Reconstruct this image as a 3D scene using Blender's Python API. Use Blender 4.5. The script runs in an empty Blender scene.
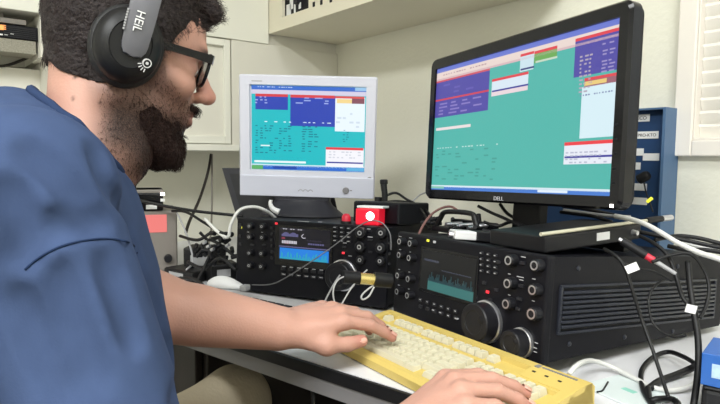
import bpy, bmesh, math, random
import numpy as np
from math import radians, sin, cos, pi, atan, sqrt
from mathutils import Vector, Matrix
from mathutils.bvhtree import BVHTree
random.seed(7); rng = np.random.RandomState(5)
SC = bpy.context.scene
COL = SC.collection

# ------------------------------------------------------------------ camera
FPX = 580.0; HZ = 156.5
al = radians(38.4); pitch = atan((202 - HZ) / FPX); roll = radians(0.5)
UP = Vector((0, 0, 1))
F0 = Vector((-cos(al), sin(al), 0)); R0 = Vector((sin(al), cos(al), 0))
CF = cos(pitch) * F0 - sin(pitch) * UP; Uq = cos(pitch) * UP + sin(pitch) * F0
CR = cos(roll) * R0 + sin(roll) * Uq; CU = cos(roll) * Uq - sin(roll) * R0
CAM = Vector((0, 0, 1.07))
cam = bpy.data.cameras.new('camera'); camo = bpy.data.objects.new('camera', cam); COL.objects.link(camo)
cam.sensor_width = 36; cam.lens = FPX / 720 * 36; cam.clip_start = 0.02
M = Matrix((CR, CU, -CF)).transposed().to_4x4(); M.translation = CAM
camo.matrix_world = M
SC.camera = camo
def ray(px, py): return CF + (px - 360) / FPX * CR + (202 - py) / FPX * CU
def at_d(px, py, d): return CAM + d * ray(px, py)
def at_z(px, py, z):
    r = ray(px, py); return CAM + (z - CAM.z) / r.z * r
def at_y(px, py, y):
    r = ray(px, py); return CAM + y / r.y * r
def at_x(px, py, x):
    r = ray(px, py); return CAM + x / r.x * r

# ------------------------------------------------------------------ materials
def mat(name, col, rough=0.6, metal=0.0, var=0.06, scale=20.0, bump=0.0, bscale=60.0, emit=None, estr=0.0, alpha=1.0, trans=0.0, spec=0.5, coat=0.0):
    m = bpy.data.materials.new(name); m.use_nodes = True
    nt = m.node_tree; b = nt.nodes['Principled BSDF']
    b.inputs['Roughness'].default_value = rough; b.inputs['Metallic'].default_value = metal
    b.inputs['Specular IOR Level'].default_value = spec
    if coat: b.inputs['Coat Weight'].default_value = coat
    c = (col[0], col[1], col[2], 1)
    if var > 0:
        tc = nt.nodes.new('ShaderNodeTexCoord'); nz = nt.nodes.new('ShaderNodeTexNoise'); nz.inputs['Scale'].default_value = scale
        nz.inputs['Detail'].default_value = 4
        nt.links.new(tc.outputs['Object'], nz.inputs['Vector'])
        mx = nt.nodes.new('ShaderNodeMixRGB')
        mx.inputs[1].default_value = tuple(max(0, x * (1 - var * 1.6)) for x in col) + (1,)
        mx.inputs[2].default_value = tuple(min(1, x * (1 + var * 1.6)) for x in col) + (1,)
        nt.links.new(nz.outputs['Fac'], mx.inputs[0]); nt.links.new(mx.outputs[0], b.inputs['Base Color'])
    else:
        b.inputs['Base Color'].default_value = c
    if bump > 0:
        tc2 = nt.nodes.new('ShaderNodeTexCoord'); n2 = nt.nodes.new('ShaderNodeTexNoise'); n2.inputs['Scale'].default_value = bscale; n2.inputs['Detail'].default_value = 5
        nt.links.new(tc2.outputs['Object'], n2.inputs['Vector'])
        bp = nt.nodes.new('ShaderNodeBump'); bp.inputs['Strength'].default_value = bump; bp.inputs['Distance'].default_value = 0.01
        nt.links.new(n2.outputs['Fac'], bp.inputs['Height']); nt.links.new(bp.outputs['Normal'], b.inputs['Normal'])
    if emit is not None:
        b.inputs['Emission Color'].default_value = tuple(emit) + (1,); b.inputs['Emission Strength'].default_value = estr
    if trans > 0: b.inputs['Transmission Weight'].default_value = trans
    if alpha < 1: b.inputs['Alpha'].default_value = alpha
    return m
def lin(r, g, b):
    f = lambda v: ((v / 255.0) / 12.92 if v / 255.0 <= 0.04045 else ((v / 255.0 + 0.055) / 1.055) ** 2.4)
    return (f(r), f(g), f(b))
_em = {}
def emi(rgb, s=1.0):
    k = (rgb, s)
    if k not in _em:
        l = lin(*rgb); _em[k] = mat('screen_%d_%d_%d' % rgb, (0.01, 0.01, 0.01), rough=0.35, var=0, emit=l, estr=s * 0.62, spec=0.25)
    return _em[k]

m_wall = mat('wall_paint', lin(232, 230, 216), 0.85, var=0.02, scale=3, bump=0.12, bscale=90)
m_cab = mat('cabinet_paint', lin(236, 235, 224), 0.6, var=0.015, scale=4)
m_cabpanel = mat('cabinet_panel_paint', lin(226, 223, 212), 0.6, var=0.015, scale=4)
m_shelf = mat('shelf_paint', lin(228, 222, 202), 0.6, var=0.02, scale=4)
m_ceil = mat('ceiling_paint', (0.8, 0.79, 0.75), 0.9, var=0.02)
m_floor = mat('floor_vinyl', (0.035, 0.027, 0.023), 0.6, var=0.15, scale=6)
m_desk = mat('desk_laminate', lin(222, 222, 225), 0.35, var=0.02, scale=8)
m_apron = mat('desk_edge_grey', lin(130, 128, 130), 0.5, var=0.04)
m_dark = mat('dark_wood', (0.02, 0.014, 0.012), 0.6, var=0.1)
m_radio = mat('radio_black', (0.007, 0.007, 0.010), 0.5, var=0.08, scale=40, bump=0.05, bscale=400, spec=0.16)
m_radiof = mat('radio_front_black', (0.007, 0.007, 0.010), 0.5, var=0.08, scale=40, spec=0.18)
m_knob = mat('knob_rubber', (0.011, 0.011, 0.014), 0.42, var=0.05, spec=0.3)
m_silver = mat('knob_silver', (0.62, 0.62, 0.66), 0.3, metal=0.9, var=0.03)
m_key = mat('button_grey', (0.022, 0.022, 0.027), 0.42, var=0.04, spec=0.3)
m_mark = mat('print_white', (0.55, 0.55, 0.58), 0.6, var=0)
m_rib = mat('rib_anodised', (0.022, 0.025, 0.036), 0.38, metal=0.1, var=0.06, spec=0.35)
m_gloss = mat('gloss_black', (0.005, 0.005, 0.007), 0.16, var=0.0, spec=0.32)
m_mattblack = mat('matt_black', (0.009, 0.009, 0.011), 0.5, var=0.06, spec=0.28)
m_rubber = mat('cable_black', (0.009, 0.009, 0.010), 0.45, var=0.05, spec=0.3)
m_white = mat('white_plastic', (0.74, 0.74, 0.75), 0.4, var=0.02)
m_wcable = mat('cable_white', (0.68, 0.68, 0.66), 0.45, var=0.03)
m_gcable = mat('cable_grey', (0.36, 0.36, 0.37), 0.45, var=0.04)
m_paper = mat('paper_label', (0.8, 0.8, 0.8), 0.7, var=0.02)
m_lav = mat('silver_white_bezel', lin(208, 209, 222), 0.45, var=0.01)
m_lav2 = mat('silver_white_strip', lin(196, 198, 212), 0.45, var=0.01)
m_stand = mat('stand_charcoal', (0.02, 0.02, 0.027), 0.5, var=0.05, spec=0.3)
m_yel = mat('aged_plastic', lin(206, 182, 102), 0.5, var=0.08, scale=9)
m_keycap = mat('aged_keycap', lin(206, 200, 174), 0.55, var=0.06, scale=14)
m_red = mat('red_plastic_glowing', (0.62, 0.012, 0.03), 0.35, var=0.03, emit=(0.7, 0.01, 0.03), estr=0.35)  # red body is given a faint glow of its own
m_redring = mat('red_rubber', (0.6, 0.02, 0.05), 0.4, var=0.04)
m_glow = mat('led_white', (0.9, 0.9, 0.9), 0.3, var=0, emit=(1.0, 0.9, 0.88), estr=2.5)
m_redled = mat('led_red', (0.4, 0.01, 0.01), 0.3, var=0, emit=(0.9, 0.03, 0.05), estr=0.8)
m_yled = mat('led_yellow', (0.4, 0.4, 0.02), 0.3, var=0, emit=(0.6, 0.6, 0.05), estr=0.8)
m_reddisp = mat('meter_red', (0.2, 0.02, 0.02), 0.4, var=0.03, emit=lin(226, 130, 125), estr=0.5)
m_orange = mat('display_orange', (0.3, 0.1, 0.02), 0.4, var=0.02, emit=lin(240, 150, 80), estr=0.9)
m_psu = mat('psu_grey', lin(128, 122, 116), 0.5, var=0.04)
m_brass = mat('brass', (0.75, 0.62, 0.25), 0.25, metal=0.9, var=0.05)
m_blue = mat('box_blue', lin(34, 63, 102), 0.45, var=0.05)
m_bluelight = mat('box_blue_side', lin(76, 106, 142), 0.5, var=0.03)
m_bluecard = mat('card_blue', lin(36, 92, 170), 0.4, var=0.05)
m_nib = mat('cable_tan', lin(206, 202, 180), 0.4, var=0.05, metal=0.2)
m_window = mat('window_paint', lin(236, 230, 222), 0.5, var=0.01)
m_slat = mat('louvre_paint', lin(238, 234, 226), 0.45, var=0.01)
m_clear = mat('clear_plastic', lin(214, 224, 224), 0.25, var=0.02)
m_teal = mat('teal_print', lin(140, 200, 185), 0.6, var=0.1)
m_shirt = mat('shirt_cotton', lin(63, 78, 111), 0.95, var=0.10, scale=34, bump=0.06, bscale=420, spec=0.12)
m_seam = mat('shirt_seam', lin(34, 48, 76), 0.95, var=0.05, spec=0.1)
m_khaki = mat('khaki_cotton', lin(190, 178, 155), 0.9, var=0.06, scale=20, bump=0.2, bscale=120, spec=0.2)
m_shoe = mat('shoe_leather', (0.03, 0.02, 0.015), 0.5)
m_hair = mat('hair_brown', lin(40, 33, 33), 0.65, var=0.35, scale=90, bump=0.8, bscale=160, spec=0.3)
m_strand = mat('hair_strand', lin(52, 40, 38), 0.5, var=0.2, scale=60, spec=0.4)
m_beard = mat('beard_brown', lin(48, 33, 30), 0.7, var=0.3, scale=150, bump=0.8, bscale=260, spec=0.2)
m_eyew = mat('eye_white', (0.75, 0.72, 0.7), 0.3, var=0.02)
m_iris = mat('iris_brown', (0.05, 0.025, 0.012), 0.3, var=0)
m_hp = mat('headphone_black', (0.008, 0.008, 0.009), 0.45, var=0.05, spec=0.3)
m_hppad = mat('headphone_pad', (0.008, 0.008, 0.009), 0.6, var=0.08, bump=0.2, bscale=80)
m_hparm = mat('headphone_arm_grey', lin(92, 92, 98), 0.4, var=0.03)
m_lens = mat('lens_clear', (0.9, 0.92, 0.95), 0.03, var=0, trans=0.95, spec=0.5)
m_chair = mat('chair_fabric', (0.02, 0.02, 0.024), 0.9, var=0.1)

# ------------------------------------------------------------------ object helpers
def link(o, parent=None):
    COL.objects.link(o)
    if parent is not None: o.parent = parent
    return o
def tag(o, label, cat, group=None):
    o['label'] = label; o['category'] = cat
    if group: o['group'] = group
    return o
def thing(name, label, cat, m=None, loc=None, group=None):
    o = bpy.data.objects.new(name, None); COL.objects.link(o)
    if m is not None: o.matrix_world = m
    elif loc is not None: o.location = loc
    o.empty_display_size = 0.05
    return tag(o, label, cat, group)
def obj(name, bm, mats, parent=None, smooth=False, loc=None, rot=None, auto=None):
    me = bpy.data.meshes.new(name)
    bmesh.ops.recalc_face_normals(bm, faces=bm.faces[:])
    bm.to_mesh(me); bm.free()
    for m in (mats if isinstance(mats, (list, tuple)) else [mats]): me.materials.append(m)
    if smooth:
        for p in me.polygons: p.use_smooth = True
        if auto is not None:
            me.set_sharp_from_angle(angle=radians(auto))
    o = bpy.data.objects.new(name, me)
    if loc is not None: o.location = loc
    if rot is not None: o.rotation_euler = rot
    return link(o, parent)
def struct(name, bm, mats, **k):
    o = obj(name, bm, mats, **k); o['kind'] = 'structure'; return o
def basis(o, X, Y, Z):
    m = Matrix((X, Y, Z)).transposed().to_4x4(); m.translation = o; return m
def frame(yaw, tilt, rl):
    X = Vector((cos(yaw), sin(yaw), 0)); Y0 = Vector((-sin(yaw), cos(yaw), 0))
    Z = cos(tilt) * UP + sin(tilt) * Y0; Y = cos(tilt) * Y0 - sin(tilt) * UP
    return cos(rl) * X + sin(rl) * Z, Y, cos(rl) * Z - sin(rl) * X
def box(bm, x0, x1, y0, y1, z0, z1, bev=0.0, seg=2, mi=0):
    r = bmesh.ops.create_cube(bm, size=1.0)
    vs = r['verts']
    for v in vs:
        v.co = Vector(((x0 + x1) / 2 + v.co.x * (x1 - x0), (y0 + y1) / 2 + v.co.y * (y1 - y0), (z0 + z1) / 2 + v.co.z * (z1 - z0)))
    fs = set(f for v in vs for f in v.link_faces)
    for f in fs: f.material_index = mi
    if bev > 0:
        es = list(set(e for v in vs for e in v.link_edges))
        bmesh.ops.bevel(bm, geom=es, offset=bev, segments=seg, profile=0.5, affect='EDGES', material=-1)
    return vs
def B(x0, x1, y0, y1, z0, z1, bev=0.0, seg=2):
    bm = bmesh.new(); box(bm, x0, x1, y0, y1, z0, z1, bev, seg); return bm
def prism(bm, pts, z0, z1, mi=0, ax='z'):
    # closed polygon extruded along an axis
    def mk(p, h):
        return bm.verts.new((p[0], p[1], h) if ax == 'z' else ((p[0], h, p[1]) if ax == 'y' else (h, p[0], p[1])))
    a = [mk(p, z0) for p in pts]; b = [mk(p, z1) for p in pts]
    n = len(pts); fs = [bm.faces.new(a[::-1]), bm.faces.new(b)]
    for i in range(n): fs.append(bm.faces.new((a[i], a[(i + 1) % n], b[(i + 1) % n], b[i])))
    for f in fs: f.material_index = mi
def lathe(bm, prof, n=28, mi=0, T=None):
    # prof = [(r, h)...] around local +z ; T maps
    rings = []
    for r, h in prof:
        if r < 1e-6:
            rings.append([bm.verts.new((T @ Vector((0, 0, h))) if T else (0, 0, h))])
        else:
            ring = []
            for k in range(n):
                a = 2 * pi * k / n; v = Vector((r * cos(a), r * sin(a), h)); ring.append(bm.verts.new(T @ v if T else v))
            rings.append(ring)
    for a, b in zip(rings[:-1], rings[1:]):
        for k in range(n):
            k2 = (k + 1) % n
            if len(a) == 1 and len(b) == 1: continue
            if len(a) == 1: f = bm.faces.new((a[0], b[k], b[k2]))
            elif len(b) == 1: f = bm.faces.new((a[k], a[k2], b[0]))
            else: f = bm.faces.new((a[k], a[k2], b[k2], b[k]))
            f.material_index = mi
def L(prof, n=28, T=None):
    bm = bmesh.new(); lathe(bm, prof, n, 0, T); return bm
def catmull(pts, sub=8):
    P = [Vector(p) for p in pts]; out = []
    if len(P) < 3: return P
    for i in range(len(P) - 1):
        p0 = P[max(i - 1, 0)]; p1 = P[i]; p2 = P[i + 1]; p3 = P[min(i + 2, len(P) - 1)]
        for k in range(sub):
            t = k / sub
            out.append(0.5 * ((2 * p1) + (-p0 + p2) * t + (2 * p0 - 5 * p1 + 4 * p2 - p3) * t * t + (-p0 + 3 * p1 - 3 * p2 + p3) * t ** 3))
    out.append(P[-1]); return out
def tube(bm, pts, r, n=8, mi=0, sm=True, sub=8):
    P = catmull(pts, sub) if sm else [Vector(p) for p in pts]
    rr = r if isinstance(r, (list, tuple)) else [r] * len(P)
    if len(rr) != len(P):
        rr = [rr[0] + (rr[-1] - rr[0]) * i / (len(P) - 1) for i in range(len(P))]
    t = (P[1] - P[0]).normalized(); u = t.orthogonal().normalized(); rings = []
    for i, p in enumerate(P):
        t2 = ((P[min(i + 1, len(P) - 1)] - P[max(i - 1, 0)])).normalized()
        if t2.length > 0.1:
            u = (u - t2 * u.dot(t2)).normalized(); t = t2
        w = t.cross(u)
        rings.append([bm.verts.new(p + rr[i] * (cos(2 * pi * k / n) * u + sin(2 * pi * k / n) * w)) for k in range(n)])
    for a, b in zip(rings[:-1], rings[1:]):
        for k in range(n):
            f = bm.faces.new((a[k], a[(k + 1) % n], b[(k + 1) % n], b[k])); f.material_index = mi
    for ring in (rings[0][::-1], rings[-1]):
        f = bm.faces.new(ring); f.material_index = mi
def T_(pts, r, n=8, **k):
    bm = bmesh.new(); tube(bm, pts, r, n, **k); return bm
def cable(name, label, pts, r, m, cat='cable', group=None, ends=None, sub=8):
    """a cable as one thing, centred on its own first point"""
    P = [at_d(*p) if not isinstance(p, Vector) else p for p in pts]
    o0 = P[0].copy(); o = obj(name, T_([p - o0 for p in P], r, 8, sub=sub), m, smooth=True, loc=o0)
    return tag(o, label, cat, group)
def dup(o, parent=None, loc=None):
    c = o.copy(); COL.objects.link(c)
    if parent is not None: c.parent = parent
    if loc is not None: c.location = loc
    return c
def text_mesh(name, s, size, m, parent, loc, rot=None, ext=0.0003, mtx=None, sx=1.0):
    cu = bpy.data.curves.new('t', 'FONT'); cu.body = s; cu.size = size; cu.extrude = ext; cu.align_x = 'CENTER'; cu.align_y = 'CENTER'
    to = bpy.data.objects.new('t', cu); COL.objects.link(to)
    dg = bpy.context.evaluated_depsgraph_get(); me = bpy.data.meshes.new_from_object(to.evaluated_get(dg))
    bpy.data.objects.remove(to); bpy.data.curves.remove(cu)
    me.name = name; me.materials.clear(); me.materials.append(m)
    o = bpy.data.objects.new(name, me); link(o, parent)
    if mtx is not None: o.matrix_local = mtx
    else:
        o.location = loc
        if rot is not None: o.rotation_euler = rot
    o.scale = (sx, 1, 1)
    return o
RX90 = Matrix.Rotation(radians(90), 4, 'X')     # xy text plane -> xz plane facing -y

# ================================================================== ROOM
YB = 1.365; XC = -1.87; XL = -2.16; DZ = 0.74; SHZ = 1.505; SHY = 1.056
struct('floor', B(-2.4, 1.6, -2.6, 1.6, -0.05, 0.0), m_floor)
struct('ceiling', B(-2.4, 1.6, -2.6, 1.6, 2.6, 2.65), m_ceil)
bmw = bmesh.new()
WX0, WX1, WZ0, WZ1 = -0.550, 0.30, 1.107, 2.0        # window opening in the back wall
for a in ((-2.3, WX0, 0, 2.6), (WX1, 1.6, 0, 2.6), (WX0, WX1, 0, WZ0), (WX0, WX1, WZ1, 2.6)):
    box(bmw, a[0], a[1], YB, YB + 0.12, a[2], a[3])
struct('wall_back', bmw, m_wall)
struct('wall_right', B(1.6, 1.7, -2.6, 1.6, 0, 2.6), m_wall)
struct('wall_front', B(-2.4, 1.7, -2.7, -2.6, 0, 2.6), m_wall)
struct('wall_left', B(XL - 0.1, XL, -2.6, YB, 0, 2.6), m_wall)
# shuttered window
win = thing('window_1', 'white shuttered window with tilted louvres at the right end of the back wall', 'window', loc=(0, 0, 0)); win['kind'] = 'structure'
bm = bmesh.new()
for a in ((WX0 - 0.033, WX0 + 0.006, WZ0 - 0.03, WZ1 + 0.03), (WX1 - 0.01, WX1 + 0.03, WZ0 - 0.03, WZ1 + 0.03), (WX0 + 0.006, WX1 - 0.01, WZ0 - 0.03, WZ0 + 0.004), (WX0 + 0.006, WX1 - 0.01, WZ1, WZ1 + 0.03)):
    box(bm, a[0], a[1], YB - 0.022, YB + 0.04, a[2], a[3], 0.003)
obj('window_frame', bm, m_window, win)
bm = bmesh.new()
for a in ((WX0 + 0.006, WX0 + 0.009, WZ0 + 0.004, WZ1), (-0.14, -0.1, WZ0 + 0.004, WZ1), (WX0 + 0.009, -0.14, WZ0 + 0.004, WZ0 + 0.010)):
    box(bm, a[0], a[1], YB - 0.015, YB + 0.02, a[2], a[3], 0.002)
obj('shutter_stile', bm, m_window, win)
bm = bmesh.new(); z = WZ0 + 0.024
while z < WZ1 - 0.02:
    a = radians(-66); pts = []
    for (y, h) in ((-0.017, 0), (-0.012, -0.003), (0.012, -0.003), (0.017, 0), (0.012, 0.003), (-0.012, 0.003)):
        pts.append((YB + 0.012 + y * cos(a) - h * sin(a), z + y * sin(a) * -1 * -1 + h * cos(a)))
    prism(bm, pts, WX0 + 0.0095, -0.1405, ax='x')
    z += 0.0285
obj('louvre_slats', bm, m_slat, win)
obj('pane', B(WX0, WX1, YB + 0.06, YB + 0.066, WZ0, WZ1), mat('frosted_pane', (0.75, 0.78, 0.8), 0.5, var=0), win)

# wall shelf cupboard over the desk along the back wall
SHE = -0.86
sh = thing('wall_cupboard', 'cream wall cupboard with open bays hanging over the desk along the back wall', 'cupboard', loc=(0, 0, 0))
obj('underside_board', B(XC + 0.002, SHE, SHY + 0.012, YB - 0.001, SHZ, SHZ + 0.022, 0.001), m_shelf, sh)
bm = bmesh.new()
def fz(px, py): return at_y(px, py, SHY)
# fascia with the bay opening (x0..x1, z0..z1)
ox0 = fz(282, 17).x; ox1 = fz(308.5, 9).x; oz0 = fz(283, 17).z; oz1 = oz0 + 0.17
fx0, fx1, fz0, fz1 = XC + 0.002, SHE, SHZ, SHZ + 0.42
for a in ((fx0, ox0, fz0, fz1), (ox1, fx1, fz0, fz1), (ox0, ox1, fz0, oz0), (ox0, ox1, oz1, fz1)):
    box(bm, a[0], a[1], SHY, SHY + 0.012, a[2], a[3])
obj('fascia', bm, m_shelf, sh)
obj('top_board', B(XC + 0.002, SHE, SHY + 0.012, YB - 0.001, SHZ + 0.40, SHZ + 0.42), m_shelf, sh)
obj('end_board', B(SHE - 0.018, SHE, SHY + 0.012, YB - 0.001, SHZ + 0.0225, SHZ + 0.3995), m_shelf, sh)
for (px, py, w) in ((314, 4.5, 3), (321.5, 2.5, 3), (331, 0, 2)):
    p = fz(px, py); bm = bmesh.new(); box(bm, p.x - 0.006, p.x + 0.006, SHY - 0.002, SHY + 0.001, p.z - 0.007, p.z + 0.008, 0.001); obj('slot_plate', bm, m_mattblack, sh)
# rack radio inside the bay
cx = (ox0 + ox1) / 2
rr = thing('rack_unit', 'black rack unit with white-lettered front inside the cupboard bay above the white monitor', 'radio', loc=(cx, SHY + 0.014, SHZ + 0.0225))
w2 = (ox1 - ox0) / 2 + 0.01; base_h = oz0 - SHZ - 0.0225
obj('case', B(-w2, w2, 0.012, 0.2, 0, base_h + 0.15, 0.002), m_mattblack, rr)
obj('front_panel', B(-w2, w2, 0.0, 0.012, 0, base_h + 0.15, 0.002), m_radiof, rr)
bm = bmesh.new()
for (u0, u1, v0, v1) in ((.05, .22, .0, .10), (.18, .30, .05, .16), (.34, .40, .0, .09), (.52, .60, .03, .08), (.30, .48, .12, .16), (.08, .2, .14, .17), (.55, .62, .10, .14)):
    box(bm, -w2 + .01 + (2 * w2 - .02) * u0, -w2 + .01 + (2 * w2 - .02) * u1, -0.0012, 0.001, base_h + v0 * .4 + 0.002, base_h + v1 * .4 + 0.002)
obj('front_label', bm, m_paper, rr)
obj('speaker_knob', L([(0, 0.012), (0.012, 0.012), (0.013, 0), (0, 0)], 20, Matrix.Translation((0.0, -0.001, base_h + 0.04)) @ RX90), m_key, rr)

# cabinet on the left wall
cb = thing('side_cabinet', 'cream wall cabinet with framed panels on the left wall behind the person', 'cabinet', loc=(0, 0, 0))
CZ0, CZ1, CZM = 1.085, 1.92, 1.468
cy0 = at_x(40, 30, XC).y; ctop = at_x(0, 8, XC).z; cbot = at_x(0, 49, XC).z
bm = bmesh.new()
box(bm, XL + 0.001, XC - 0.012, cy0 + 0.02, YB - 0.001, CZ0 + 0.012, CZ1)         # carcass
box(bm, XL + 0.001, XC - 0.012, -1.2, cy0 + 0.02, ctop, CZ1)                       # over the cubby
box(bm, XL + 0.001, XL + 0.02, -1.2, cy0, cbot - 0.01, ctop)                # cubby back
box(bm, XL + 0.02, XC, cy0, cy0 + 0.018, cbot - 0.01, ctop)
box(bm, XL + 0.001, XL + 0.15, -1.2, cy0 + 0.0195, CZ0 - .3, cbot - 0.03)          # added board, brings the surface forward out of the cabinet's shadow
obj('carcass', bm, m_cabpanel, cb)
obj('fascia', B(XC - 0.012, XC + 0.006, cy0 + 0.02, SHY - 0.002, CZM, CZ1, 0.002), m_cab, cb)
obj('cubby_fascia', B(XC - 0.012, XC + 0.006, -1.2, cy0 + 0.019, ctop, CZ1, 0.002), m_cab, cb)
yp = at_x(232, 100, XC).y
obj('bottom_rail', B(XL + 0.02, XC + 0.012, cy0 + 0.02, yp + 0.02, CZ0, CZ0 + 0.022, 0.002), m_cab, cb)
obj('end_panel', B(XC - 0.012, XC, yp, YB - 0.001, CZ0 + 0.012, CZM, 0.001), m_cabpanel, cb)
bm = bmesh.new()
for (y0, y1) in ((cy0 + 0.03, yp - 0.31), (yp - 0.30, yp - 0.006)):
    for a in ((y0, y0 + 0.022, CZ0 + 0.025, CZM - 0.004), (y1 - 0.022, y1, CZ0 + 0.025, CZM - 0.004), (y0 + 0.022, y1 - 0.022, CZ0 + 0.025, CZ0 + 0.05), (y0 + 0.022, y1 - 0.022, CZM - 0.026, CZM - 0.004)):
        box(bm, XC - 0.012, XC + 0.002, a[0], a[1], a[2], a[3], 0.0015)
obj('door_frame', bm, m_cab, cb)
# mobile radio in the cubby
mr = thing('mobile_radio', 'black mobile radio with orange display in the cubby at the upper left', 'radio', loc=(XC - 0.03, 0, cbot))
ry1 = at_x(38, 30, XC - .03).y; ry0 = ry1 - 0.20
za = at_x(20, 39.5, XC - .03).z - cbot; zb = at_x(20, 25, XC - .03).z - cbot
obj('case', B(-0.12, -0.006, ry0 + .004, ry1 - .004, za, zb, 0.003), m_mattblack, mr)
obj('front_panel', B(-0.006, 0.0, ry0, ry1, za, zb - 0.002, 0.002), m_radiof, mr)
obj('display', B(-0.001, 0.0015, at_x(0, 30, XC - .03).y - .03, at_x(6, 30, XC - .03).y, at_x(3, 30, XC - .03).z - cbot, at_x(3, 25, XC - .03).z - cbot), m_orange, mr)
bm = bmesh.new()
for px in (1, 6, 12): 
    p = at_x(px, 34.5, XC - .03); box(bm, -0.001, 0.0025, p.y - .004, p.y + .004, p.z - cbot - .002, p.z - cbot + .002)
obj('buttons', bm, m_paper, mr)
bm = bmesh.new()
for k in range(6):
    z = za + 0.005 + k * (zb - za - 0.014) / 5; box(bm, -0.001, 0.003, ry1 - 0.085, ry1 - 0.006, z - .0012, z + .0012)
obj('vent_ribs', bm, m_key, mr)
obj('perforated_foot', B(-0.10, -0.004, ry0 + .01, ry1 - .006, 0.0, za + .0005), mat('perforated_grey', lin(150, 146, 132), .6, var=.35, scale=260), mr)
obj('top_bracket', B(-0.10, 0.006, ry0, ry1 - .03, zb, zb + 0.014, 0.001), m_psu, mr)
obj('hanger', B(-0.09, -0.03, ry0 + .05, ry0 + .12, zb + .0138, ctop - cbot - 0.0005, 0.001), m_psu, mr)

# ceiling lamps (first follows the cast shadows, second is added fill light)
for i, (x, y, e) in enumerate(((0.22, -1.3, 51), (0.55, 0.25, 15))):
    t = thing('ceiling_lamp', ('white ceiling light panel behind the camera', 'added white ceiling fill panel in front of the window wall')[i], 'lamp', loc=(x, y, 2.6))
    bm = bmesh.new()
    for a in ((-.62, .62, -.32, -.30), (-.62, .62, .30, .32), (-.62, -.60, -.30, .30), (.60, .62, -.30, .30)):
        box(bm, a[0], a[1], a[2], a[3], -0.045, -0.0005)
    obj('housing', bm, m_white, t)
    obj('diffuser', B(-.6, .6, -.3, .3, -0.012, -0.004), mat('diffuser', (0.9, 0.9, 0.9), 0.5, var=0, emit=(1, 0.98, 0.94), estr=1.0), t)
    la = bpy.data.lights.new('ceiling_light', 'AREA'); la.shape = 'RECTANGLE'; la.size = 1.15; la.size_y = 0.55; la.energy = e; la.color = (0.975, 1.0, 0.995)
    lo = bpy.data.objects.new('ceiling_light', la); link(lo, t); lo.location = (0, 0, -0.02)
w = bpy.data.worlds.new('world'); SC.world = w; w.use_nodes = True
w.node_tree.nodes['Background'].inputs['Color'].default_value = (0.98, 0.985, 1.0, 1); w.node_tree.nodes['Background'].inputs['Strength'].default_value = 0.78

# ================================================================== DESK
dk = thing('desk', 'white laminate desk with dark-banded front edge carrying the radios and monitors', 'desk', loc=(0, 0, 0))
eA = Vector((-2.10, 0.197)); eB = Vector((0.45, 0.787))
bm = bmesh.new(); prism(bm, [eA, eB, (0.45, YB - 0.002), (-2.155, YB - 0.002), (-2.155, 0.18)], DZ - 0.022, DZ)
obj('desk_top', bm, m_desk, dk)
bm = bmesh.new(); nq = Vector((-(eB - eA).y, (eB - eA).x)).normalized() * .006; prism(bm, [eA - nq, eB - nq, eB - nq * .02, eA - nq * .02], DZ - 0.021, DZ - 0.0015)
obj('edge_band', bm, m_mattblack, dk)
n2 = Vector((-(eB - eA).y, (eB - eA).x)).normalized()
bm = bmesh.new()
o1 = n2 * -0.002; o2 = n2 * 0.02
prism(bm, [eA + o1, eB + o1, eB + o2, eA + o2], DZ - 0.048, DZ - 0.0225)
obj('apron', bm, m_apron, dk)
for (x, y) in ((-2.1, 0.3), (0.38, 0.85), (-2.1, 1.33), (0.38, 1.33)):
    obj('leg', B(x - .02, x + .02, y - .02, y + .02, 0.0, DZ - 0.0225), m_dark, dk)
obj('added_dark_panel', B(-2.08, 0.35, 1.28, 1.30, 0.05, DZ - 0.024), m_dark, dk)  # dark sheet added to hide the lit wall below the desk
# drawer block added so the left end under the desk stays dark
dp = thing('added_dark_block', 'dark drawer block added to darken the space under the left end of the desk', 'drawers', loc=(-1.62, 0.50, 0))
obj('carcass', B(-.42, .42, 0.02, .62, 0.0, .68, .004), m_dark, dp)
for k in range(3):
    dr = obj('drawer', B(-.40, .40, 0, .0195, .03 + k * .215, .23 + k * .215, .004), m_dark, dp)
    obj('handle', T_([(-.06, 0, .15 + k * .215), (-.055, -.022, .15 + k * .215), (.055, -.022, .15 + k * .215), (.06, 0, .15 + k * .215)], .004, 8, sm=False), m_stand, dr)
# unseen black tower added to fill the dark space under the desk
pc = thing('added_tower', 'black tower-shaped box added on the floor to fill the dark under the desk', 'computer', loc=(-0.72, 1.0, 0))
obj('case', B(-0.1, 0.1, -0.2, 0.2, 0.01, 0.44, 0.006), m_mattblack, pc)
obj('front_bezel', B(-0.1, 0.1, -0.215, -0.2, 0.01, 0.44, 0.005), m_gloss, pc)
obj('power_button', L([(0, .003), (.008, .003), (.009, 0), (0, 0)], 16, Matrix.Translation((0, -0.215, .38)) @ RX90), m_silver, pc)

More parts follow.
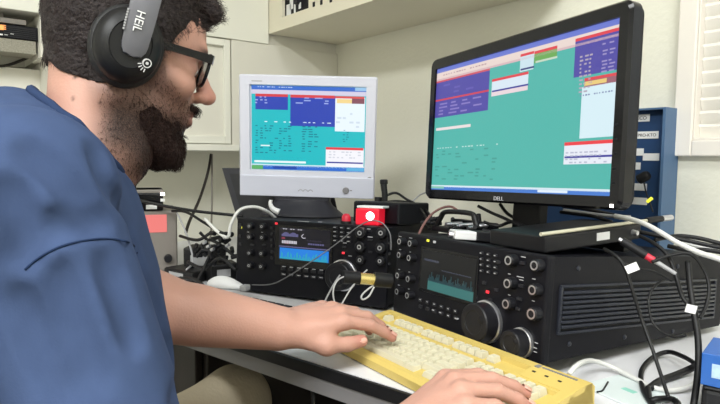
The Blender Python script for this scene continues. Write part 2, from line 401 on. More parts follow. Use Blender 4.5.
# ================================================================== RADIOS
class Plane:
    def __init__(s, o, X, Y, Z): s.o, s.X, s.Y, s.Z = o, X, Y, Z
    def uv(s, px, py, off=0.0):
        r = ray(px, py); o = s.o - s.Y * off
        t = (o - CAM).dot(s.Y) / r.dot(s.Y); p = CAM + t * r - s.o
        return p.dot(s.X), p.dot(s.Z)
def knob_bm(r, h, grip=True, n=24):
    bm = bmesh.new()
    prof = [(0, h), (r * 0.82, h), (r * 0.95, h * 0.92), (r, h * 0.2), (r * 1.02, 0), (0, 0)]
    lathe(bm, prof, n, 0, RX90)
    return bm
def ring_bm(r0, r1, h):
    bm = bmesh.new(); lathe(bm, [(r0, h), (r1, h * .9), (r1, 0), (r0, 0)], 24, 0, RX90); return bm
_cache = {}
def cached(key, fn, m, name, parent, loc, smooth=True):
    if key not in _cache:
        o = obj(name, fn(), m, parent, smooth=smooth, auto=35, loc=loc); _cache[key] = o; return o
    c = dup(_cache[key], parent, loc); c.name = name; return c
def radio(label, pos, yaw, tilt, rl, W, H, D, spec, ribs=False):
    X, Y, Z = frame(yaw, tilt, rl)
    o = pos - Z * (H / 2)
    t = thing('transceiver', label, 'radio', basis(o, X, Y, Z))
    pl = Plane(o, X, Y, Z)
    need = lambda yy: max((DZ + .0045 - min((o + X * sx * W / 2 + Y * yy).z for sx in (-1, 1))) / Z.z, .004)   # underside clears the desk at the rear
    zr = lambda yy: max(.004, .004 + (need(D) - .004) * (yy - .03) / (D - .03))
    bm = bmesh.new(); prism(bm, [(.012, .004), (.03, .004), (D - .004, zr(D)), (D, zr(D) + .004), (D, H - .006), (D - .004, H - .002), (.012, H - .002)], -W / 2 + .003, W / 2 - .003, ax='x')
    obj('case', bm, m_radio, t)
    # display
    (u0, w0), (u1, w1) = pl.uv(*spec['disp'][0]), pl.uv(*spec['disp'][1])
    spec['display'](t, pl, u0, w0, u1, w1)
    for (px, py, k) in spec['knobs']:
        r = k; u, v = pl.uv(px, py, 0.012)
        kb = cached(('k', r), lambda: knob_bm(r, 0.014), m_knob, 'knob', t, (u, 0, v))
        rg = cached(('kr', r, spec['ring'].name), lambda: ring_bm(r * (0.52 if spec['ring'] is m_silver else .25), r * (0.74 if spec['ring'] is m_silver else .42), 0.0006), spec['ring'], 'indicator', kb, (0, -0.0141, 0))
    for (px, py, r, h) in spec['dials']:
        u, v = pl.uv(px, py, h * 0.5)
        d = obj('tuning_dial', L([(0, h - .001), (r * .55, h - .001), (r * .6, h), (r * .88, h), (r * .94, h - .002), (r * .96, h * .3), (r * .96, 0.004), (0, .004)], 40, RX90), m_knob, t, smooth=True, auto=30, loc=(u, 0, v))
        obj('dial_ring', L([(r * .97, 0.006), (r * 1.05, 0.005), (r * 1.07, 0.0), (r * .9, 0)], 40, RX90), m_silver, d, smooth=True, auto=30)
        obj('finger_dimple', L([(0, 0.0006), (r * .16, 0.0008), (r * .2, 0)], 16, Matrix.Translation((r * .5, -h, r * .25)) @ RX90), m_mattblack, d, smooth=True)
    for (px, py, w_, h_) in spec['buttons']:
        u, v = pl.uv(px, py, 0.002)
        cached(('b', w_, h_), lambda: B(-w_ / 2, w_ / 2, -0.003, 0.001, -h_ / 2, h_ / 2, 0.0006), m_key, 'button', t, (u, 0, v), False)
    bm = B(-W / 2, W / 2, 0.0, 0.016, 0.0, H, 0.004)
    for (px, py, w_, h_) in spec['marks']:
        u, v = pl.uv(px, py, 0.001); onb = any(abs(px - q[0]) < 3 and abs(py - q[1]) < 2.6 for q in spec['buttons']); box(bm, u - w_ / 2, u + w_ / 2, -0.0034 if onb else -0.0008, 0.0004, v - h_ / 2, v + h_ / 2, mi=1)
    obj('front_panel', bm, [m_radiof, m_mark], t)
    for (px, py, m_) in spec['leds']:
        u, v = pl.uv(px, py, 0.002); obj('indicator_light', B(u - .003, u + .003, -0.002, 0.0005, v - .0022, v + .0022, 0.0005), m_, t)
    # feet reach the desk
    for sx in (-1, 1):
        for (yy, nm) in ((0.03, 'foot'), (D - 0.05, 'foot')):
            p = o + X * (sx * (W / 2 - .04)) + Y * yy; zb_ = zr(yy) - .003; hgt = max(0.0018, (p.z - DZ) / Z.z + zb_)
            obj(nm, L([(0, 0.001), (.011, 0.001), (.012, -hgt * .3), (.010, -hgt + 0.0007), (0, -hgt + 0.0007)], 18, Matrix.Translation((sx * (W / 2 - .04), yy, zb_))), m_mattblack, t)
    if ribs:
        y0, y1, z0, z1 = 0.030, D - 0.03, H * 0.27, H * 0.73
        bm = bmesh.new(); xs = W / 2 - .003
        for a in ((y0, y1, z0, z0 + .004), (y0, y1, z1 - .004, z1), (y0, y0 + .005, z0 + .004, z1 - .004), (y1 - .005, y1, z0 + .004, z1 - .004)):
            box(bm, xs - .001, xs + .004, a[0], a[1], a[2], a[3], 0.0008)
        n = 8
        for k in range(n):
            z = z0 + .008 + (z1 - z0 - .016) * (k + .5) / n
            box(bm, xs - .001, xs + .0055, y0 + .006, y1 - .006, z - .0026, z + .0022, 0.0015)
        obj('side_grille', bm, m_rib, t, smooth=True, auto=25)
        for (yy, zz) in ((0.07, H * .88), (0.062, H * .17), (0.2, H * .17), (0.34, H * .88), (0.34, H * .17), (0.013, H * 0.25), (0.012, H * .8)):
            obj('screw', L([(0, .002), (.0035, .0015), (.0042, 0), (0, 0)], 14, Matrix.Translation((xs, yy, zz)) @ Matrix.Rotation(radians(90), 4, 'Y')), m_radio if yy < .02 else m_rib, t, smooth=True)
    return t, pl, o
def grid_btn(px0, py0, dx, sx, dy, sy, nc, nr, w_, h_):
    return [(px0 + c * dx + r * sy, py0 + r * dy + c * sx, w_, h_) for r in range(nr) for c in range(nc)]

def disp_big(t, pl, u0, w0, u1, w1):
    obj('display_bezel', B(u0 - .006, u1 + .006, -0.0015, 0.001, w1 - .006, w0 + .006, 0.001), m_gloss, t)
    bm = bmesh.new(); mats = [emi((12, 13, 16)), emi((54, 108, 106)), emi((40, 70, 76)), emi((58, 62, 78))]
    box(bm, u0, u1, -0.0022, -0.001, w1, w0, mi=0)
    lu, lw = pl.uv(429, 279); ru, rw = pl.uv(473, 302)
    box(bm, lu, u1 - .002, -0.0026, -0.001, w1 + .001, lw - .002, mi=1)
    for k in range(40):
        x = lu + (u1 - .004 - lu) * k / 40; h = .004 + .018 * abs(math.sin(k * 1.7) * math.sin(k * .53)) 
        box(bm, x, x + .0016, -0.00275, -0.001, lw - .003, lw - .002 + h * .8, mi=2)
    box(bm, u0 + .008, u0 + .05, -0.0027, -0.001, w0 - .02, w0 - .0165, mi=3)
    box(bm, u0 + .06, u1 - .01, -0.0027, -0.001, w0 - .033, w0 - .0315, mi=3)
    obj('display', bm, mats, t)
spec2 = dict(ring=m_silver, disp=((423.5, 249), (474.5, 303)), display=disp_big,
    knobs=[(400, 241.5, .0075), (410.5, 243.5, .0075), (399.5, 255, .0075), (409.5, 258, .0075), (398, 275.5, .0075), (408.5, 279, .0075), (397.5, 291.5, .0075), (407.8, 295.5, .0075),
           (509, 260.5, .0095), (535, 265.5, .0095), (508, 283.5, .0095), (533, 290, .0095), (506.5, 304, .0095), (532, 314, .0105)],
    dials=[(480, 322, .033, .03), (515.5, 343, .0215, .028)],
    buttons=grid_btn(481.5, 253, 7.0, 1.3, 5.9, 0, 3, 4, .007, .0045) + grid_btn(420, 300, 7.0, 2.3, 6.6, .3, 6, 2, .009, .006) +
            [(498, 262, .008, .005), (522, 263, .010, .005), (521, 286, .010, .005), (519, 299, .010, .005), (518, 309, .010, .005), (496, 290, .007, .005), (484, 283, .007, .005), (490, 300, .007, .005)] + grid_btn(389.5, 243, 0, 0, 10.5, -.2, 1, 5, .005, .005),
    marks=grid_btn(481.5, 253, 7.0, 1.3, 5.9, 0, 3, 4, .0035, .0014) + grid_btn(421, 299.5, 7.0, 2.3, 6.6, .3, 6, 1, .0045, .0012) + [(434, 310, .006, .0018), (441, 312.5, .006, .0018), (449, 315.5, .005, .0015), (457, 318.5, .007, .002)] +
          [(400, 236.5, .008, .001), (410.5, 238, .009, .001), (400, 249.5, .006, .001), (410, 252, .004, .001), (399, 269.5, .005, .001), (409, 272, .004, .001), (398.5, 285, .005, .001), (408.5, 289, .004, .001), (523, 257, .009, .0012), (520, 277, .014, .0012), (521, 280, .008, .0012), (533.5, 279, .006, .0012), (509, 274, .005, .0012), (509, 295, .005, .001), (533, 301, .005, .001), (536, 343, .006, .001), (535, 348, .006, .001), (535, 352, .006, .001)],
    leds=[(487, 292, m_redled), (427.5, 240.5, m_yled), (434, 242, m_mark)])
r2, pl2, r2o = radio('black radio with ribbed side panel and teal display behind the yellowed keyboard', Vector((-0.6757, 0.7565, 0.8423)), radians(-7), radians(4.6), radians(1.1), 0.385, 0.163, 0.50, spec2, ribs=True)

def disp_small(t, pl, u0, w0, u1, w1):
    obj('display_bezel', B(u0 - .012, u1 + .006, -0.0015, 0.001, w1 - .014, w0 + .006, 0.001), m_gloss, t)
    bm = bmesh.new(); mats = [emi((17, 15, 25)), emi((30, 122, 214)), emi((92, 90, 130)), emi((190, 188, 198)), emi((46, 170, 150)), emi((130, 52, 70)), emi((46, 40, 62))]
    box(bm, u0, u1, -0.0022, -0.001, w1, w0, mi=0)
    W_, H_ = u1 - u0, w0 - w1
    def rc(a, b, c, d, mi, z=0): box(bm, u0 + W_ * a, u0 + W_ * b, -0.0026 - z, -0.001, w0 - H_ * d, w0 - H_ * c, mi=mi)
    rc(.02, .98, .63, .97, 1)
    rc(.0, 1., .57, .605, 2)
    for k in range(46):
        h = .05 + .2 * abs(math.sin(k * 2.1) * math.cos(k * .37)); rc(.03 + k * .0204, .03 + k * .0204 + .010, .97 - h, .97, 4, .0002)
    for k in range(9): rc(.06 + k * .034, .06 + k * .034 + .026, .40, .49, 3, .0001)
    for k in range(7): rc(.58 + k * .045, .58 + k * .045 + .034, .43, .48, 2, .0001)
    for k in range(6): rc(.55 + k * .05, .55 + k * .05 + .04, .34, .37, 6, .0001)
    rc(.05, .12, .30, .36, 5); rc(.12, .2, .42, .5, 5)
    for k in range(14): rc(.05 + k * .024, .05 + k * .024 + .02, .20 - .06 * abs(math.sin(k * .5)), .27, 2)
    for k in range(10): rc(.02 + k * .05, .02 + k * .05 + .035, .03, .055, 3 if k % 3 else 6)
    tube(bm, [(u0 + W_ * .49, -.003, w0 - H_ * .17), (u0 + W_ * .455, -.003, w0 - H_ * .23), (u0 + W_ * .48, -.003, w0 - H_ * .285), (u0 + W_ * .53, -.003, w0 - H_ * .28)], .0008, 6, mi=3)
    obj('display', bm, mats, t)
spec1 = dict(ring=m_gcable, disp=((280, 227), (330, 264)), display=disp_small,
    knobs=[(249.5, 226, .0075), (262, 226.5, .0075), (249.3, 237, .0075), (262, 237.5, .0075), (249.3, 253, .0075), (261.3, 253.5, .0075), (249.2, 265.5, .0075), (261, 266.5, .0075),
           (360, 233, .012), (381, 233, .012), (359.5, 247, .012), (380, 248, .012), (360, 260, .010), (380, 261, .010)],
    dials=[(340, 276, .033, .03)],
    buttons=grid_btn(335.5, 227.5, 6.8, .5, 4.4, 0, 3, 4, .008, .0055) + grid_btn(283, 269, 7.5, .7, 5.4, 0, 6, 2, .012, .006) + grid_btn(271.5, 228, 0, 0, 6, 0, 1, 6, .006, .006) +
            [(240, 226, .008, .012), (240, 236, .008, .006), (240, 244, .008, .006), (252, 245, .012, .004), (264, 245, .012, .004), (370, 231, .009, .004), (370, 240, .012, .004), (370, 252, .009, .004), (344, 247, .009, .004)],
    marks=grid_btn(335, 227.2, 6.8, .5, 4.4, 0, 3, 4, .006, .0012) + grid_btn(284, 266.5, 7.5, .7, 7.5, 0, 6, 2, .008, .0012) + [(248, 232, .005, .001), (262, 232.3, .005, .001), (345, 243, .008, .001), (350, 256, .008, .001), (369, 229, .008, .001), (370, 237, .012, .0014), (303, 221.5, .03, .001), (320, 222, .01, .0012)],
    leds=[(276, 223.5, m_redled), (240.5, 227.5, m_yled), (343, 253, m_redled)])
r1, pl1, r1o = radio('black radio with blue spectrum display standing under the white monitor', Vector((-1.0951, 0.715, 0.834)), radians(25.3), radians(3.2), radians(0.2), 0.40, 0.174, 0.34, spec1)

# ================================================================== MONITORS
def screen_mesh(name, parent, pl, W, H, zc, items, y=-0.0006):
    """one flat screen: base colour and every on-screen window as its own coloured patch"""
    bm = bmesh.new(); mats = []; lay = 0
    def mi(c):
        if c not in mats: mats.append(c)
        return mats.index(c)
    def quad(x0, x1, z0, z1, c, k):
        yy = y - 0.00012 * k
        vs = [bm.verts.new(p) for p in ((x0, yy, z0), (x1, yy, z0), (x1, yy, z1), (x0, yy, z1))]
        f = bm.faces.new(vs); f.material_index = mi(c)
    x0, x1, z0, z1 = -W / 2, W / 2, zc - H / 2, zc + H / 2
    for it in items:
        if it[0] == 'full': quad(x0, x1, z0, z1, it[1], 0)
        elif it[0] == 'r':
            _, a, b, c, k = it; (ua, wa), (ub, wb) = pl.uv(*a), pl.uv(*b)
            quad(max(ua, x0), min(ub, x1), max(wb, z0), min(wa, z1), c, k)
        elif it[0] == 'p':                                  # left x, top y, right x, height: follows the tilted rows
            _, xl, yt, xr, hp_, c, k = it; ua, wa = pl.uv(xl, yt); wb = pl.uv(xl, yt + hp_)[1]; ub = pl.uv(xr, yt)[0]
            quad(max(ua, x0), min(ub, x1), max(wb, z0), min(wa, z1), c, k)
        elif it[0] == 'f':                                  # fractions of the screen
            _, a, b, c_, d, c, k = it; quad(x0 + W * a, x0 + W * c_, z1 - H * d, z1 - H * b, c, k)
        elif it[0] == 't':                                  # rows of tiny dashes as unreadable text
            _, a, b, c_, d, nr, nc, c, k, dens = it
            for r_ in range(nr):
                for q in range(nc):
                    if random.random() > dens: continue
                    fx = a + (c_ - a) * (q + random.random() * .2) / nc; fy = b + (d - b) * r_ / nr
                    quad(x0 + W * fx, x0 + W * (fx + (c_ - a) / nc * random.uniform(.35, .8)), z1 - H * (fy + (d - b) / nr * .45), z1 - H * fy, c, k)
    me_o = obj(name, bm, [emi(c) for c in mats], parent)
    return me_o
def rbox(W, H, y0, y1, zc, r, n=6):
    pts = []
    for (cx_, cz_, a0) in ((W / 2 - r, H / 2 - r, 0), (-W / 2 + r, H / 2 - r, 90), (-W / 2 + r, -H / 2 + r, 180), (W / 2 - r, -H / 2 + r, 270)):
        for k in range(n + 1):
            a = radians(a0 + 90 * k / n); pts.append((cx_ + r * cos(a), zc + cz_ + r * sin(a)))
    return pts
def bezel(W, H, zc, sw, sh, szc, depth, r):
    bm = bmesh.new(); n = 6
    out = rbox(W, H, 0, 0, zc, r, n)
    inn = rbox(sw, sh, 0, 0, szc, 0.0005, n)
    A = [bm.verts.new((p[0], -0.006, p[1])) for p in [(q[0] * (1 - .004 / W * 2), zc + (q[1] - zc) * (1 - .004 / H * 2)) for q in out]]
    A2 = [bm.verts.new((p[0], 0.000, p[1])) for p in out]
    I = [bm.verts.new((p[0], -0.006, p[1])) for p in inn]; I2 = [bm.verts.new((p[0], 0.001, p[1])) for p in inn]
    Bk = [bm.verts.new((p[0], depth, p[1])) for p in out]
    N = len(out)
    for i in range(N):
        j = (i + 1) % N
        bm.faces.new((A[i], A[j], I[j], I[i])); bm.faces.new((I[i], I[j], I2[j], I2[i]))
        bm.faces.new((A2[i], A2[j], A[j], A[i])); bm.faces.new((Bk[i], Bk[j], A2[j], A2[i]))
    bm.faces.new(I2); bm.faces.new(Bk[::-1])
    return bm
# --- big widescreen monitor
dX, dY, dZ = frame(radians(-11.5), radians(3.5), radians(1.9))
dpos = Vector((-0.6969, 0.9092, 1.1403))
mon = thing('widescreen_monitor', 'large glossy black widescreen monitor standing on the right radio', 'monitor', basis(dpos, dX, dY, dZ))
pld = Plane(dpos, dX, dY, dZ)
SW, SH = 0.490, 0.272
obj('bezel', bezel(0.530, 0.318, 0.002, SW, SH, 0, 0.019, 0.016), m_gloss, mon, smooth=True, auto=30)
bm = bmesh.new(); prism(bm, rbox(0.524, 0.313, 0, 0, 0.002, 0.018), 0.017, 0.027, ax='y')
prism(bm, rbox(0.46, 0.26, 0, 0, -0.004, 0.03), 0.027, 0.062, ax='y')
obj('back_shell', bm, m_mattblack, mon)
PUR = (78, 72, 158); TEAL = (78, 174, 164); WHT = (208, 222, 234); RED = (216, 66, 78)
it = [('full', TEAL), ('f', 0, 0, 1, .034, (104, 118, 200), 1), ('f', 0, .034, 1, .10, (224, 206, 200), 1), ('f', 0, .085, 1, .10, (206, 176, 180), 2), ('t', .05, .055, .36, .075, 1, 16, (170, 140, 150), 3, .7)]
it += [('f', 0, .10, .378, .114, (200, 84, 100), 2), ('f', 0, .114, .378, .405, PUR, 2), ('f', 0, .254, .378, .268, (200, 64, 84), 3), ('t', .02, .29, .36, .40, 4, 4, (132, 120, 188), 3, .8), ('t', .05, .14, .3, .24, 3, 3, (98, 90, 172), 3, .7)]
it += [('p', 492.5, 79.5, 528.5, 17, (224, 206, 212), 2), ('p', 492.5, 82, 528.5, 9, WHT, 3), ('p', 492.5, 79.5, 528.5, 2.6, RED, 3), ('p', 492.5, 90.8, 528.5, 1.6, (60, 60, 150), 4)]
it += [('p', 521, 54.5, 534.5, 17.5, (196, 218, 228), 2), ('p', 521, 54.5, 534.5, 2.6, RED, 3), ('p', 521, 69, 534.5, 1.8, (50, 60, 120), 3)]
it += [('p', 535, 51.5, 557.5, 12, (104, 164, 84), 2), ('p', 535, 51.5, 557.5, 2.8, RED, 3), ('p', 536, 61.2, 557.5, 2, (190, 210, 190), 3)]
it += [('p', 576, 39, 621.5, 38.5, PUR, 2), ('p', 576, 39, 621.5, 3, RED, 3)]
it += [('t', .842, .165, .90, .40, 10, 3, (170, 160, 176), 3, .85), ('t', .93, .12, .985, .30, 9, 2, (150, 140, 190), 3, .8)]
it += [('p', 585, 79, 621, 8.5, (150, 96, 110), 2), ('p', 585, 82, 607, 4, (226, 196, 120), 3), ('p', 585, 78.4, 621, 2.8, RED, 3), ('p', 582.5, 87.5, 620, 51, (206, 228, 236), 2), ('t', .85, .40, .985, .42, 1, 12, (120, 130, 170), 3, .8)]
it += [('p', 565, 142.5, 615, 22, (222, 226, 236), 3), ('p', 565, 142.5, 615, 3.4, (228, 60, 70), 4), ('p', 565, 156.4, 615, 2, (64, 62, 150), 4), ('t', .80, .74, .98, .82, 4, 9, (176, 180, 200), 4, .7)]
it += [('f', .015, .49, .27, .512, (226, 214, 214), 2), ('t', .01, .655, .46, .672, 1, 22, (196, 224, 220), 2, .6), ('t', .02, .68, .46, .93, 10, 9, (66, 150, 142), 2, .35)]
it += [('f', 0, .962, 1, .978, (206, 224, 232), 2), ('f', 0, .975, 1, 1, (70, 120, 200), 2), ('f', 0, .972, .1, .99, (130, 190, 170), 3), ('f', .68, .976, .82, .992, (220, 232, 240), 3)]
screen_mesh('screen', mon, pld, SW, SH, 0, it)
text_mesh('maker_badge', 'DELL', 0.0105, m_mark, mon, (-.008, -0.0063, -0.149), (radians(90), 0, 0), sx=1.2)
u, v = pld.uv(614.5, 206)
obj('power_light', B(u - .0025, u + .0025, -0.0075, -0.005, v - .0025, v + .0025), m_glow, mon)
bm = bmesh.new()
for k in range(5): box(bm, .247, .2535, -0.0068, -0.005, -.118 + k * .022, -.114 + k * .022, .0008)
obj('control_buttons', bm, m_mattblack, mon)
# stand: neck and base plate, upright in the world
inv = mon.matrix_world.inverted()
def r2top(px, py):
    Zr = r2.matrix_world.col[2].xyz; o_ = r2o + Zr * 0.163; rr_ = ray(px, py); return CAM + rr_ * ((o_ - CAM).dot(Zr) / rr_.dot(Zr))
R2 = r2.matrix_world.copy(); R2i = R2.inverted()
bc = r2top(530, 233); lc = R2i @ bc
def in_r2(bm):   # bm written in radio coordinates -> monitor coordinates
    bmesh.ops.transform(bm, matrix=inv @ R2, verts=bm.verts[:]); return bm
nk = R2i @ (dpos + dY * 0.062 - dZ * 0.06)
T163 = 0.1636
bm = B(nk.x - .034, nk.x + .034, nk.y - .004, nk.y + .022, T163 + .008, nk.z + .05, .004); obj('neck', in_r2(bm), m_mattblack, mon)
bm = bmesh.new(); prism(bm, [(nk.x - .10, nk.y - .105), (nk.x - .085, nk.y - .12), (nk.x + .085, nk.y - .12), (nk.x + .10, nk.y - .105), (nk.x + .10, nk.y + .06), (nk.x - .10, nk.y + .06)], T163, T163 + .010)
obj('base', in_r2(bm), m_mattblack, mon)
bm = B(nk.x - .085, nk.x + .085, nk.y - .1215, nk.y - .1205, T163 + .004, T163 + .009); obj('base_trim', in_r2(bm), m_silver, mon)

# --- small white monitor
cX, cY, cZ = frame(radians(49.5), radians(-4.7), radians(-1.1))
cpos = Vector((-1.3055, 0.8542, 1.1199))
cm = thing('lcd_monitor', 'small silver-white monitor standing on the left radio', 'monitor', basis(cpos, cX, cY, cZ))
plc = Plane(cpos, cX, cY, cZ)
CWd, CHt = 0.365, 0.322
su0, sw0 = plc.uv(251.5, 85); su1, sw1 = plc.uv(364.5, 172)
scw, sch = su1 - su0, sw0 - sw1; szc = (sw0 + sw1) / 2; sxc = (su0 + su1) / 2
obj('bezel', bezel(CWd, CHt, 0, scw + .004, sch + .004, szc, 0.03, 0.006), m_lav, cm, smooth=True, auto=30)
zst = plc.uv(306, 176)[1]
obj('control_strip', B(-CWd / 2 + .002, CWd / 2 - .002, -0.010, -0.0055, -CHt / 2 + .001, zst, .002), m_lav2, cm)
bm = bmesh.new(); prism(bm, rbox(.30, .25, 0, 0, 0.01, .03), 0.03, 0.06, ax='y'); obj('back_shell', bm, m_lav2, cm)
it = [('full', (28, 182, 190)), ('f', 0, 0, 1, .05, (52, 104, 196), 1), ('f', .9, 0, 1, .04, (150, 190, 225), 2), ('f', 0, .05, 1, .10, (206, 200, 222), 1), ('t', .03, .012, .36, .035, 1, 16, (190, 206, 235), 2, .8)]
def cr(a, b, c, k): return ('r', a, b, c, k)
BLU = (42, 66, 172)
it += [cr((254.5, 94), (287, 110), BLU, 2), cr((254.5, 93.5), (287, 97), (206, 60, 70), 3), cr((289.5, 95), (334, 127), BLU, 2), cr((289.5, 94.5), (334, 98.5), (210, 64, 72), 3)]
it += [('t', .03, .13, .15, .23, 3, 3, (150, 160, 220), 3, .9), ('t', .37, .13, .72, .22, 3, 4, (150, 165, 225), 3, .7)]
it += [cr((334.5, 97), (363.5, 132), (226, 238, 246), 2), cr((334.5, 96), (363.5, 99), (216, 80, 80), 3), cr((336, 99), (351, 103.5), (236, 208, 140), 3), cr((351, 98.5), (363.5, 104), (130, 76, 90), 3), ('t', .74, .25, .97, .5, 5, 4, (200, 214, 228), 3, .5)]
it += [('t', .03, .42, .70, .445, 1, 16, (220, 240, 244), 2, .6), ('t', .03, .47, .36, .82, 12, 8, (20, 120, 140), 2, .5), ('t', .44, .47, .60, .82, 12, 3, (20, 120, 140), 2, .55), ('t', .80, .5, .86, .66, 6, 2, (20, 130, 150), 2, .6), ('f', .08, .705, .16, .72, (220, 236, 236), 3)]
it += [cr((325, 147.5), (362.5, 167.5), (236, 236, 242), 3), cr((325, 147), (362.5, 150.5), (222, 60, 70), 4), cr((326, 161.5), (362, 164), (60, 60, 150), 4), ('t', .68, .76, .97, .86, 3, 8, (200, 204, 216), 4, .6)]
it += [cr((253.5, 160), (305, 163.5), (226, 240, 240), 2), ('f', 0, .935, 1, .965, (196, 226, 232), 2), ('f', 0, .95, 1, 1, (44, 104, 200), 2), ('f', 0, .952, .10, 1, (90, 170, 100), 3), ('f', .19, .96, .40, .99, (28, 70, 160), 3), ('f', .84, .955, 1, .995, (90, 170, 215), 3)]
so = screen_mesh('screen', cm, plc, scw, sch, szc, it); so.location.x = sxc
u, v = plc.uv(346, 190)
obj('power_button', L([(0, .004), (.008, .004), (.009, 0), (0, 0)], 20, Matrix.Translation((u, -0.010, v)) @ RX90), m_apron, cm, smooth=True, auto=30)
u2, v2 = plc.uv(350, 190); obj('power_mark', B(u2, u2 + .006, -0.0106, -0.0095, v2 - .0012, v2 + .0012), m_apron, cm)
u, v = plc.uv(306, 190)
obj('wave_emblem', T_([(u - .02 + k * .04 / 12, -0.0103, v + .0022 * (abs(sin(k * pi / 4)) * 2 - 1)) for k in range(13)], .0007, 6), m_apron, cm)
u, v = plc.uv(371, 179); obj('corner_badge', L([(0, .001), (.006, .001), (.0065, 0), (0, 0)], 16, Matrix.Translation((u - .004, -0.006, v)) @ RX90), m_apron, cm)
u, v = plc.uv(258, 81); obj('name_badge', B(u - .016, u + .012, -0.0066, -0.0055, v - .0012, v + .0012), m_gcable, cm)
# its dark stand on the left radio's top
R1 = r1.matrix_world.copy(); R1i = R1.inverted(); invc = cm.matrix_world.inverted()
T174 = 0.1746
nk = R1i @ (cpos + cY * 0.05 - cZ * 0.10)
def in_r1(bm): bmesh.ops.transform(bm, matrix=invc @ R1, verts=bm.verts[:]); return bm
bm = bmesh.new(); Tn = Matrix.Translation((nk.x, nk.y - .03, 0)) @ Matrix.Rotation(radians(24), 4, 'Z')
lathe(bm, [(0, T174 + .045), (.075, T174 + .043), (.082, T174 + .03), (.11, T174 + .008), (.115, T174), (0, T174)], 32, 0, Tn @ Matrix.Diagonal((1, .8, 1, 1)))
obj('base', in_r1(bm), m_stand, cm, smooth=True, auto=40)
bm = B(-.075, .075, -.02, .02, T174 + .035, nk.z + .08, .006); bmesh.ops.transform(bm, matrix=Tn, verts=bm.verts[:]); obj('neck', in_r1(bm), m_stand, cm)

# ================================================================== KEYBOARDS
kA = at_z(393, 310.5, .777); kB_ = at_z(595, 384, .777); kC = at_z(357, 350, .760)
kX = (kB_ - kA); kX.z = 0; KW = kX.length; kX.normalize(); kYd = Vector((-kX.y, kX.x, 0))
KD = (kA - kC).dot(kYd)
kb = thing('keyboard', 'yellowed full-size keyboard under the typing hands in front of the right radio', 'keyboard', basis(Vector((kA.x, kA.y, DZ)) - kYd * KD, kX, kYd, UP))
s_ = KW / 0.492
bm = bmesh.new()
prof = [(0, 0.002), (0.0, 0.014), (0.006, 0.019), (0.013, 0.0203), (0.016, 0.017), (KD * .66, 0.025), (KD * .67, 0.031), (KD * .72, 0.032), (KD * .725, 0.029), (KD * .86, 0.031), (KD * .87, 0.0385), (KD - .006, 0.0395), (KD, 0.034), (KD, 0.002)]
prism(bm, prof, 0.0, KW, ax='x')
bmesh.ops.recalc_face_normals(bm, faces=bm.faces[:])
# end walls round the key well, LED panel over the number pad
for x0, x1 in ((0, .018 * s_), (KW - .018 * s_, KW)):
    prism(bm, [(0.006, 0.004), (0.008, .0205), (KD * .5, .029), (KD * .87, .0392), (KD - .006, .0397), (KD - .002, 0.004)], x0, x1, ax='x')
prism(bm, [(KD * .70, .01), (KD * .70, .0325), (KD * .87, .0385), (KD - .008, .0398), (KD - .008, .01)], KW - .098 * s_, KW - .018 * s_, ax='x')
obj('case', bm, m_yel, kb)
def keycap(w_, d_, h_=0.0105):
    bm = bmesh.new(); t = .0019
    lo = [(-w_ / 2, -d_ / 2), (w_ / 2, -d_ / 2), (w_ / 2, d_ / 2), (-w_ / 2, d_ / 2)]
    rows = []
    for (ins, z, dy) in ((0, 0, 0), (.0003, h_ * .35, 0), (t, h_ * .93, .001), (t + .0012, h_, .001), (t + .003, h_ - .0006, .001)):
        rows.append([bm.verts.new((x - ins * (1 if x > 0 else -1), y - ins * .8 * (1 if y > 0 else -1) + dy, z)) for x, y in lo])
    for a, b in zip(rows[:-1], rows[1:]):
        for k in range(4): bm.faces.new((a[k], a[(k + 1) % 4], b[(k + 1) % 4], b[k]))
    bm.faces.new(rows[-1]); bm.faces.new(rows[0][::-1]); return bm
U = 0.019 * s_; x00 = .024 * s_; y00 = .0185; dyk = (KD * .655 - .0195) / 5
kcount = 0
def put_keys(row, y, z, pat, x0=None):
    global kcount
    x = x00 if x0 is None else x0
    for wk in pat:
        if wk > 0:
            key = ('kc', round(wk, 2)); w_ = wk * U - .0012
            if kcount < 100:
                o = cached(key, lambda: keycap(w_, dyk - .001 if row < 5 else U * .92), m_keycap, 'key', kb, (x + wk * U / 2, y, z), False); kcount += 1
        x += abs(wk) * U
mains = [[1.5, -1, 1.5, 7, 1.5, -1, 1.5], [2.25] + [1] * 10 + [2.75], [1.75] + [1] * 11 + [2.25], [1.5] + [1] * 12 + [1.5], [1] * 13 + [2]]
navs = [[1, 1, 1], [-1, 1, -1], [-1, -1, -1], [1, 1, 1], [1, 1, 1]]
nums = [[2, 1, 1], [1, 1, 1, 1], [1, 1, 1, -1], [1, 1, 1, 1], [1, 1, 1, 1]]
for r_ in range(5):
    y = y00 + dyk * (r_ + .5); z = .0145 + r_ * .0022
    put_keys(r_, y, z, mains[r_]); put_keys(r_, y, z, navs[r_], x00 + 15.4 * U); put_keys(r_, y, z, nums[r_], x00 + 18.8 * U)
put_keys(5, KD * .79, .0285, [1, -1, 1, 1, 1, 1, -.5, 1, 1, 1, 1, -.5, 1, 1, 1, 1, -.4, 1, 1])
bm = bmesh.new()
for k in range(3): box(bm, KW - .084 * s_ + k * .021 - .003, KW - .084 * s_ + k * .021 + .002, KD * .80, KD * .80 + .003, .0355, .0372)
obj('lock_lights', bm, m_dark, kb)
bm = bmesh.new()
for k in range(14): box(bm, KW - .082 * s_ + k * .004, KW - .082 * s_ + k * .004 + .003, KD * .90, KD * .90 + .0035, .0388, .0401)
box(bm, KW - .094 * s_, KW - .086 * s_, KD * .88, KD * .94, .0385, .0401)
obj('printed_logo', bm, m_apron, kb)
